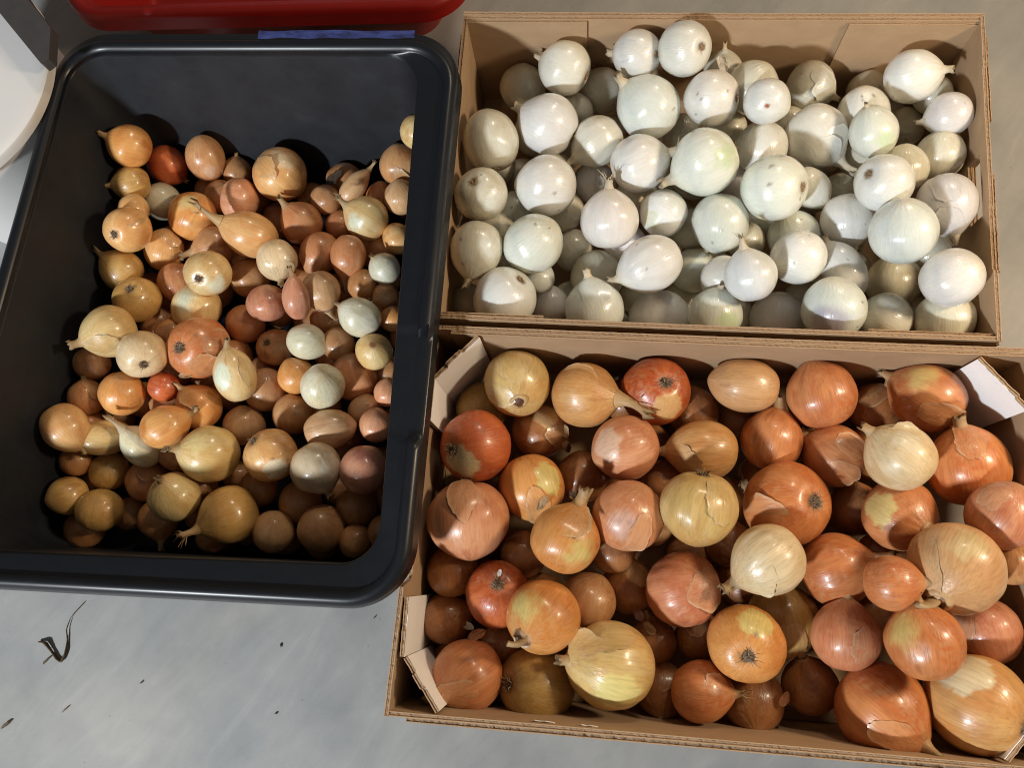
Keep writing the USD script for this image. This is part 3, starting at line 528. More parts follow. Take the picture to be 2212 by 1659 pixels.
TUB_ONIONS = """
g|-403 215 114 25.4 1.0 -0.74 0.08 0.67 0.63 -0.27 0.73 0.35||golden onion with short stub pointing left, furthest back left
r|-384 219 62 24.4 1.05 0.68 -0.48 -0.56 0.65 0.74 0.15 0.15||smooth copper-red onion left of the upright dry-skinned one
b|-327 223 74 24.0 1.22 0.03 0.56 0.83 0.72 -0.59 0.38 0.0|F1.81,-0.30|upright brown dry-skinned onion with a pale bald base at the back
G|-229 205 72 32.7 1.0 0.65 -0.34 -0.68 0.30 -0.71 0.64 0.1|p1.98,-0.97 l2.40,-0.14|large brown onion casting a round shadow on the back wall
o|-404 176 94 21.8 1.0 -0.85 -0.33 0.40 0.35 0.20 0.91 0.4||small olive-gold onion with frayed stub, second from back corner
v|-384 170 58 23.6 1.0 0.90 -0.15 -0.41 -0.28 -0.92 -0.28 0.1||smooth olive-green onion with a brown edge at lower right
g|-335 148 66 28.9 1.05 0.55 0.71 0.43 0.20 0.39 -0.90 0.0|p0.87,3.07|round orange-gold onion with greenish top, touched by the long pointed one
P|-276 169 72 27.0 0.85 0.96 -0.02 -0.28 -0.17 0.75 -0.64 0.0||pink-orange glossy onion just left of the large back onion
G|-248 118 84 27.4 1.25 -0.76 0.15 0.64 -0.60 -0.54 -0.59 1.2||long golden teardrop onion with a thin neck reaching up left
c|-197 146 60 25.8 1.0 -0.45 0.52 0.72 -0.65 0.36 -0.67 0.45||copper onion with thin upright neck below the large back onion
y|-112 150 72 26.4 1.0 -0.74 0.32 0.59 -0.66 -0.50 -0.56 0.5|p1.06,1.45|pale greenish onion with thin beak upper left, near right rim
G|-383 106 116 26.3 1.05 0.11 0.60 -0.79 0.03 0.79 0.61 0.0|r l1.87,0.78|light golden onion with its small dark root facing left
G|-394 141 96 18.2 1.0 0.29 0.75 0.59 -0.94 0.33 0.04 0.1||small tan onion peeping out behind the golden one with dark root
G|-368 104 60 24.3 1.1 0.28 0.78 0.57 0.64 -0.59 0.50 0.1|l0.57,-0.07|tan onion with curled skin edge on top, left of middle
b|-304 111 60 24.8 1.0 -0.79 -0.41 0.46 0.01 -0.75 -0.66 0.5||tan onion with thin tip pointing left behind the green-flushed golden one
y|-287 63 96 26.8 1.0 -0.01 0.59 -0.81 -0.94 -0.29 -0.19 0.0|r p2.31,-2.28|pale golden onion with grey root scar and green flush
o|-406 69 78 24.9 1.0 -0.63 0.40 0.67 0.78 0.35 0.52 0.4||olive onion with stub up left, against the left wall
c|-344 63 60 22.4 1.1 0.27 -0.92 -0.27 0.84 0.36 -0.40 0.1||copper-orange onion tucked under the golden one with grey root scar
s|-210 87 86 24.3 1.0 0.27 -0.96 -0.00 -0.70 -0.20 0.69 0.3|l0.51,-1.46 l0.66,-0.50|straw-coloured papery onion with crumpled skin at its lower end
c|-169 108 60 24.4 1.1 -0.30 -0.95 0.12 -0.72 0.31 0.62 0.4|l0.57,-1.17|copper onion with pinkish flap beside the drooping teardrop one
c|-129 101 72 20.7 1.25 -0.05 -0.96 -0.27 -0.40 -0.23 0.89 0.6||smooth copper teardrop onion hanging neck down near the right rim
v|-83 86 72 18.9 1.0 -0.58 0.41 0.71 -0.06 0.84 -0.54 0.2||small pale green onion by the right rim beside the copper teardrop
b|-261 79 42 24.9 1.0 0.83 0.56 0.01 0.10 -0.13 -0.99 0.1||dim orange-tan onion under the straw-coloured papery one
m|-220 37 72 24.9 0.85 0.02 0.77 0.64 0.95 0.19 -0.25 0.1||mauve-copper shiny onion lying left of the upright narrow shallot
m|-176 36 96 15.8 1.6 -0.09 0.85 0.52 0.74 0.40 -0.53 0.6||narrow upright mauve shallot with a long wrinkled neck
t|-155 54 76 22.6 1.05 0.43 -0.88 -0.18 0.42 0.37 -0.83 0.6||grey-tan onion with a curled tail at its lower right
o|-377 31 82 27.2 1.0 -0.15 -0.19 -0.97 -0.52 -0.82 0.24 0.0|r k|brown-olive onion with a dark dirty root scar by the left wall
y|-51 243 112 20.4 1.0 0.52 0.59 0.62 0.83 -0.52 -0.20 0.1||pale onion half hidden by the right rim, furthest back
b|-79 223 68 25.8 1.0 -0.12 0.69 0.71 -0.97 0.06 -0.23 0.1|l1.94,1.84|brown onion with peeling pale skin by the back right rim
t|-137 196 60 14.1 1.9 0.62 0.74 0.26 -0.68 0.67 -0.29 0.8||long dry brown shallot with twiggy neck leaning at back right
t|-73 180 70 21.0 1.0 -0.08 0.60 0.80 0.79 0.52 -0.31 0.1||plain tan onion half under the right rim, third from the back
G|-75 130 60 19.9 0.9 0.93 0.36 0.09 -0.26 0.46 0.85 0.1||small golden-brown onion partly lit beside the right rim
c|-155 153 42 18.2 1.0 0.02 0.83 0.56 0.90 0.23 -0.38 0.1||dim brown onion tucked left behind the pale beaked one
c|-107 193 42 18.9 1.0 0.02 0.81 0.59 0.44 -0.54 0.72 0.1||dim brown onion between the pale beaked one and the long shallot
d|-298 220 46 18.7 1.0 0.05 0.79 0.61 -0.02 -0.60 0.80 0.2||dark shaded onion left of the large back onion
y|-389 -16 104 30.1 1.0 -0.64 -0.61 0.47 -0.39 0.78 0.49 0.35|E0.97,-2.13 l0.88,-2.05|pale onion with mint-green peeled patch and stub at lower left
s|-342 -42 108 27.5 1.0 -0.51 0.63 -0.59 -0.80 -0.60 0.05 0.0|r|pale straw onion with a small grey root scar facing up
y|-311 30 64 28.6 1.0 -0.07 0.80 0.60 0.72 0.45 -0.52 0.1|p0.94,-2.44|pale green and gold onion above the big copper one
C|-289 -25 84 36.1 1.0 0.19 0.28 -0.94 0.97 0.08 0.22 0.0|r l2.08,0.83 l1.83,-0.13 k|biggest copper onion with dark root scar, mid pile
y|-240 -56 84 24.1 1.3 -0.19 0.84 0.51 0.98 0.15 0.11 0.35|E1.35,-1.74 l1.35,-0.37|tall green-gold onion with ragged peeled patch, neck upward
b|-219 -62 42 26.2 1.0 0.15 0.75 0.65 -0.98 0.02 0.20 0.1||dim brown onion right of the tall green-gold one
b|-214 -9 42 23.2 1.0 0.16 -0.01 -0.99 -0.96 0.21 -0.16 0.0|r|brown onion with dark root scar left of the white-necked pale one
v|-166 -8 72 20.8 1.15 0.96 -0.15 -0.22 0.02 -0.77 0.63 0.55|f|pale whitish-green onion with hairy frayed neck to the right
v|-102 21 84 22.1 1.15 -0.75 0.27 0.61 -0.02 0.90 -0.43 0.25||smooth pale green onion below the pile of dry skins, right side
y|-84 -16 72 21.6 1.0 0.18 0.08 0.98 0.98 0.04 -0.18 0.12|h|pale onion with round brown hole facing up, right rim
v|-135 -63 84 25.4 1.05 0.26 0.28 0.92 -0.54 -0.75 0.38 0.1||pale green-gold onion with a grey pointed tip facing up
g|-177 -47 60 21.4 1.0 -0.44 0.72 0.53 -0.08 0.55 -0.83 0.1||golden onion with bright glint behind the pale green-gold pointed one
c|-113 -41 42 28.2 1.0 -0.25 0.74 0.62 -0.51 0.44 -0.74 0.5||dim copper onion with neck leaning left near the right rim
g|-375 -84 80 25.5 1.0 0.18 0.61 0.77 -0.45 0.75 -0.48 0.1||smooth orange-gold onion near the left wall below the pale straw one
r|-329 -72 74 18.1 1.0 0.94 -0.04 -0.34 0.14 0.96 0.25 0.2||small reddish copper onion below the biggest copper one
g|-289 -91 60 26.8 1.0 -0.48 0.59 0.65 0.47 -0.45 0.76 0.35|l0.64,0.18|golden-brown onion with curly dry neck behind the orange one
d|-421 -90 74 21.4 1.0 -0.05 0.86 0.51 -0.84 -0.31 0.45 0.2|l0.85,2.19|dark papery brown onion in shade by the left wall
G|-423 -130 98 24.9 1.15 0.61 -0.73 -0.32 -0.76 -0.43 -0.49 0.25||pale orange egg-shaped onion, furthest left in the pile
y|-390 -135 72 21.2 1.4 -0.69 -0.40 0.60 0.71 -0.53 0.46 0.3||green-gold pointed onion meeting the leftmost one tip to tip
v|-343 -143 72 22.1 1.2 -0.50 0.56 0.66 -0.35 -0.83 0.43 0.95||pale onion with long papery neck reaching up left
g|-310 -121 90 24.3 1.15 0.84 0.53 -0.09 0.52 -0.85 -0.13 0.4||glossy orange onion with pale tip pointing right, lying on others
Y|-255 -148 84 31.9 1.05 -0.66 0.01 0.75 0.66 0.48 0.58 0.4|p0.75,0.01|big pinkish-gold onion with green veins near the front
t|-239 -107 42 24.9 0.95 -0.06 0.84 0.54 0.36 -0.49 0.80 0.1||tan onion in half shade above the pale-patched golden one
G|-184 -145 84 29.6 1.0 0.52 -0.45 -0.73 -0.65 0.34 -0.68 0.0|E1.41,-2.83 r k|golden onion with white peeled patch at its lower side
b|-182 -90 42 23.8 1.0 -0.08 0.83 0.55 -0.75 -0.42 0.52 0.1||dim brown onion behind the tan oval one
t|-125 -110 72 23.3 1.28 0.96 0.25 -0.10 0.13 -0.10 0.99 0.1||tan oval onion lying on its side, crossed by a shadow edge
s|-130 -156 86 28.3 1.0 0.55 -0.81 -0.19 -0.48 -0.50 0.72 0.2|E1.29,-1.62|onion half white and half tan split by a straight skin edge
m|-76 -155 84 27.1 1.0 0.49 0.81 0.31 -0.72 0.18 0.67 0.1|p0.69,0.59|pink-mauve flushed onion against the right rim near the front
t|-94 -81 42 20.4 1.0 0.04 0.86 0.51 0.25 0.49 -0.84 0.1||small tan onion behind the peach one at the right rim
P|-74 -101 64 19.8 1.0 0.04 0.87 0.50 -0.39 0.47 -0.79 0.1||peach onion half under the right rim
P|-65 -61 60 16.9 1.0 0.04 0.84 0.53 -0.77 -0.32 0.55 0.1||small pinkish onion at the right rim above the peach one
b|-82 57 60 15.2 1.0 -0.68 -0.65 0.34 0.47 -0.74 -0.48 0.3|l0.69,1.15 l0.87,2.33|ragged little brown onion with torn skin by the right rim
g|-70 28 60 15.1 1.0 0.04 0.79 0.61 -0.98 0.14 -0.11 0.1||small gold onion squeezed under the right rim below the ragged one
Y|-288 -199 84 28.0 1.0 -0.13 0.50 0.86 0.97 0.23 0.01 0.2||yellow-green onion with blunt tip up left near the front wall
o|-225 -213 76 32.0 1.0 -0.71 -0.53 0.45 0.40 0.22 0.89 0.55|f|big olive-gold onion with a long ragged neck at lower left
t|-178 -228 60 23.6 1.0 0.28 0.48 0.83 -0.11 -0.85 0.52 0.05||plain pinkish-brown onion at the front wall, second from the right
b|-123 -221 62 26.5 1.0 -0.01 0.56 0.83 0.10 0.83 -0.55 0.05||plain brown onion at the front wall, rightmost
c|-347 -180 42 24.2 1.0 -0.29 0.73 0.62 -0.84 -0.50 0.20 0.1|l0.62,2.17|dim brown onion with an orange shard of skin on top
o|-428 -204 62 22.7 1.0 -0.65 -0.44 0.62 -0.73 0.60 -0.33 0.1||dark olive onion in the front left corner
o|-387 -218 60 25.2 1.0 -0.22 -0.38 -0.90 0.60 -0.78 0.18 0.0||shaded olive onion at the front wall, second from the left corner
o|-396 -171 42 22.8 1.0 0.12 0.90 0.41 -0.98 0.04 0.21 0.1||deep shaded olive onion behind the front left pair
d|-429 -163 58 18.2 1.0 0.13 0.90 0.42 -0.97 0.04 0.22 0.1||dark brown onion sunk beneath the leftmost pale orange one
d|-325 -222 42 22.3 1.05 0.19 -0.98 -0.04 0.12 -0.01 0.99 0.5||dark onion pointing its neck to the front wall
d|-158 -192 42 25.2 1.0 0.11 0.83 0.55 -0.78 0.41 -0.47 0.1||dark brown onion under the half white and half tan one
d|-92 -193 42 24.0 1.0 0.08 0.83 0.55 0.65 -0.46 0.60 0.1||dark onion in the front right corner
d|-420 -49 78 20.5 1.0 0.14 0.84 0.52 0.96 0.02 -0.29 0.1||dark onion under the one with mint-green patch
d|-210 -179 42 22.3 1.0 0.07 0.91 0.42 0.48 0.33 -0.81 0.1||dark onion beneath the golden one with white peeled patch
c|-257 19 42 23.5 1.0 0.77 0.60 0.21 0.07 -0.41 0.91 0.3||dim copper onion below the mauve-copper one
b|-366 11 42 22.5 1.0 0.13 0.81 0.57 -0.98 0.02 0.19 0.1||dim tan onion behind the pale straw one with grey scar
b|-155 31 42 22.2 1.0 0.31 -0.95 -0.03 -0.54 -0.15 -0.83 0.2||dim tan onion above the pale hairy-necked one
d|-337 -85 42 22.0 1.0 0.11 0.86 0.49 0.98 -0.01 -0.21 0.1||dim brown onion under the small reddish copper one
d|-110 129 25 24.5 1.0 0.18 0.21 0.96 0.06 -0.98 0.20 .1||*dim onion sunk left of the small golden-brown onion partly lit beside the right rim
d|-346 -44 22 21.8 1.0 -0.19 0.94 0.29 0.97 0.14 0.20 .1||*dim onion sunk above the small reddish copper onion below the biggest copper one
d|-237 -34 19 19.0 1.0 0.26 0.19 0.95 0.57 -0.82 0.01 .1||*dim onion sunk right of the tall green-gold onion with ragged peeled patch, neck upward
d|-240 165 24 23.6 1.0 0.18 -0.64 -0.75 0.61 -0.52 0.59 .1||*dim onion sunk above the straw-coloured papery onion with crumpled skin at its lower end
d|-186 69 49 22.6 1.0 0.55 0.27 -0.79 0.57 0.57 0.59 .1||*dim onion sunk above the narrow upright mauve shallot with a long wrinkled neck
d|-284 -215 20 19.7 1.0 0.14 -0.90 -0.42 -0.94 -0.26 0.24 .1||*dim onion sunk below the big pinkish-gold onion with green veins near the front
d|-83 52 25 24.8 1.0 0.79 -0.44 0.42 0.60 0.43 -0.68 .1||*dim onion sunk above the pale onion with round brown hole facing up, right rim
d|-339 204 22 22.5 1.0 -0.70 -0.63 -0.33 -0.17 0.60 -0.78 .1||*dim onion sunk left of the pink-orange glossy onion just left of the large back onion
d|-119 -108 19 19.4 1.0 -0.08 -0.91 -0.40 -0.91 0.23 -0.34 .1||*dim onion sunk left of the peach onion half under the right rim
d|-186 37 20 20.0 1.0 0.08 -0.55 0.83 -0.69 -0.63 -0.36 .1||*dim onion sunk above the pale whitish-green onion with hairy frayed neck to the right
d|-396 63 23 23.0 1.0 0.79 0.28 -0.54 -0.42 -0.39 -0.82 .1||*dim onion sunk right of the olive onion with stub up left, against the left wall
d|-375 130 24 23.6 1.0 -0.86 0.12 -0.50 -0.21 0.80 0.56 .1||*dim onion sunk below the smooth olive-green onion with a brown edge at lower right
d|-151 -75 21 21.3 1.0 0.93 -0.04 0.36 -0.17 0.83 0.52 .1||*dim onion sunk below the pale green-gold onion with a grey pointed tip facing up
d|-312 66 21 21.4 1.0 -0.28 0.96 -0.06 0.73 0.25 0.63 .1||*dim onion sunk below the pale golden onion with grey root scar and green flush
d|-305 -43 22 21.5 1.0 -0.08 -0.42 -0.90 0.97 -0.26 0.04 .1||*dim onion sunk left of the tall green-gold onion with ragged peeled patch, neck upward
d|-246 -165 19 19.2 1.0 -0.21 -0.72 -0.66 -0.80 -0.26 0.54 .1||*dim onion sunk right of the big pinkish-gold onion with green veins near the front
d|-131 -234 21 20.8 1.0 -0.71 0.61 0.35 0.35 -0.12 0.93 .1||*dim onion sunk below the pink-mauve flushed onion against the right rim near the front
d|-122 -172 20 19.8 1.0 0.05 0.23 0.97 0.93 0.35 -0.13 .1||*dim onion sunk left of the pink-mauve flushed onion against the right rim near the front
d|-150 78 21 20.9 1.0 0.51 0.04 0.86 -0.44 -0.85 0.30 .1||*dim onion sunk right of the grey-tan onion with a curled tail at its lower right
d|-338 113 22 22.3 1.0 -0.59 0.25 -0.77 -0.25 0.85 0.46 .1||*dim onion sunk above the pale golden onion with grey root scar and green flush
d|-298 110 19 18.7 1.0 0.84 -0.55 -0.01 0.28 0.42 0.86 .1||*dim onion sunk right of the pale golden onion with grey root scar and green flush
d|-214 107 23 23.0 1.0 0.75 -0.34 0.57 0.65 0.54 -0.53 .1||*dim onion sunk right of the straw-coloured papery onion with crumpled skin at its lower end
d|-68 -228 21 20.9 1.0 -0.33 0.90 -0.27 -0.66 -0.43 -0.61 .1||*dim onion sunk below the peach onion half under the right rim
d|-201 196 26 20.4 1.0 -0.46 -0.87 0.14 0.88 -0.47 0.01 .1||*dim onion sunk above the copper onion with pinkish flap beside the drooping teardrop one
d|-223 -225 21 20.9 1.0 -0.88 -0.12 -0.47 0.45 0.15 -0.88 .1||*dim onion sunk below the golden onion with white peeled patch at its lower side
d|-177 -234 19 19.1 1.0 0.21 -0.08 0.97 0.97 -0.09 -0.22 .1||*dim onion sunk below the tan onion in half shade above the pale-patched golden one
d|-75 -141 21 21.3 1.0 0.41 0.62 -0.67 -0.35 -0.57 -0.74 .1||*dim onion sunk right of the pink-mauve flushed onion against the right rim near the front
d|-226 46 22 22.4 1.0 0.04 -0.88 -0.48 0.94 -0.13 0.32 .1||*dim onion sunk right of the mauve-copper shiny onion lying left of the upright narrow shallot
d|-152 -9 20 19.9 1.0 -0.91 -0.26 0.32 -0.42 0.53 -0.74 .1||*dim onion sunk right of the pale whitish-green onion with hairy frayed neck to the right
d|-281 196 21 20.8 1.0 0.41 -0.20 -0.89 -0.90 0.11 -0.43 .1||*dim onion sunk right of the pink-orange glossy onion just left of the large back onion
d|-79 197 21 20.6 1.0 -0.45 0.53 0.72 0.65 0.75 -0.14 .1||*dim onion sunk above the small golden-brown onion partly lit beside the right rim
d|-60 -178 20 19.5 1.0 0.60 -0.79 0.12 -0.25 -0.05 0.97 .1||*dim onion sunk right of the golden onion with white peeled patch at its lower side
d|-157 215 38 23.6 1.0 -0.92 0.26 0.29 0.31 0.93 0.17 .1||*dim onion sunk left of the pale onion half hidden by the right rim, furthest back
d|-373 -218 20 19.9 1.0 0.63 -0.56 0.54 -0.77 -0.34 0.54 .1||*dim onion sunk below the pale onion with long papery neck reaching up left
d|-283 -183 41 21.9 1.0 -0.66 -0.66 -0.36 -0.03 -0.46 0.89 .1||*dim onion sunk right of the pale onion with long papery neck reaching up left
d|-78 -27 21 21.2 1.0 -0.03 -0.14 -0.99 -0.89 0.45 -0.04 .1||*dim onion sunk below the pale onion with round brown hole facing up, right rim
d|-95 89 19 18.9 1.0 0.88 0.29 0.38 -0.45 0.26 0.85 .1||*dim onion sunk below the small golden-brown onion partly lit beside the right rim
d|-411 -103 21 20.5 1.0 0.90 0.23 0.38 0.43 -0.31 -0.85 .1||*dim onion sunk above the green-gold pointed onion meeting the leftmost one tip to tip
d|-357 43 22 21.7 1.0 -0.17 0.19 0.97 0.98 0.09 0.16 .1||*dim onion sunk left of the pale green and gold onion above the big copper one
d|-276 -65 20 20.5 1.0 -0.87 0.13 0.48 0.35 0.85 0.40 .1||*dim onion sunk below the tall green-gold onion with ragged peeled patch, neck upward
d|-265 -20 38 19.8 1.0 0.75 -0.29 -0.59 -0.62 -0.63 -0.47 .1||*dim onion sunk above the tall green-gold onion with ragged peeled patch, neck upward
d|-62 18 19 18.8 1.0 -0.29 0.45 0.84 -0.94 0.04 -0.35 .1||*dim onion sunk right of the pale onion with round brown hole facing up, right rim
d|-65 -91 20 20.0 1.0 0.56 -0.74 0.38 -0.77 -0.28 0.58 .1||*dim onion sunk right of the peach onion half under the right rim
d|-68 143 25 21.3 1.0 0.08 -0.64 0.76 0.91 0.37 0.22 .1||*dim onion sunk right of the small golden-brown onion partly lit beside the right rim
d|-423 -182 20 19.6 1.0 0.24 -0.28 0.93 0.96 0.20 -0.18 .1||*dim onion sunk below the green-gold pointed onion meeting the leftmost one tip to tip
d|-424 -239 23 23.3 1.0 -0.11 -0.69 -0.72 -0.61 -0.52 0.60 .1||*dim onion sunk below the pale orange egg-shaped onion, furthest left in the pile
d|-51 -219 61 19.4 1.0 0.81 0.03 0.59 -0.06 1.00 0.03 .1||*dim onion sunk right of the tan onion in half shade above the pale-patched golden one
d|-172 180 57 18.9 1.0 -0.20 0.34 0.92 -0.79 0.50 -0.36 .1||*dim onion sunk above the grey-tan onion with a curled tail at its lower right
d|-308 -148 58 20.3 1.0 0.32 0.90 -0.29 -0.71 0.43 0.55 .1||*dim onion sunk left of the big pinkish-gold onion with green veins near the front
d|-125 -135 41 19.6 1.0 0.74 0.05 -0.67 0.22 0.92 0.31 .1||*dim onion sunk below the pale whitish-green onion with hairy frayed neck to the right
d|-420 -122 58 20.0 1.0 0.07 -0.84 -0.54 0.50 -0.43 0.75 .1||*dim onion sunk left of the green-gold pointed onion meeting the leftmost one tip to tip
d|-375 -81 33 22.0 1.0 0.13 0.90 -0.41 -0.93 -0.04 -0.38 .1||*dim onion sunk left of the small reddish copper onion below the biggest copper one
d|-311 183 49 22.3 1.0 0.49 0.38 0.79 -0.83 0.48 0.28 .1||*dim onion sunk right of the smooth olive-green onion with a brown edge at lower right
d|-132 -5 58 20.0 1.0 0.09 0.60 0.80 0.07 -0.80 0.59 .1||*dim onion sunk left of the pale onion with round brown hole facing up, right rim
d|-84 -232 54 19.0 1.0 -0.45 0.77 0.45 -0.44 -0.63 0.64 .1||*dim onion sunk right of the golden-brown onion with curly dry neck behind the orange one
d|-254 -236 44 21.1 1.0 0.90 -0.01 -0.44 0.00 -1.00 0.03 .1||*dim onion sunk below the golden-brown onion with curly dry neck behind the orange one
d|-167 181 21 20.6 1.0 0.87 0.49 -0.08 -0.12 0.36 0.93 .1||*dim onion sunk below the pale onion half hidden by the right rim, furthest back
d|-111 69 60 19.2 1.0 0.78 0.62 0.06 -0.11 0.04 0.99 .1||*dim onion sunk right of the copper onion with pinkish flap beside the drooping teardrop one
d|-337 -4 61 19.7 1.0 -0.58 -0.08 0.81 -0.81 -0.01 -0.59 .1||*dim onion sunk left of the biggest copper onion with dark root scar, mid pile
"""
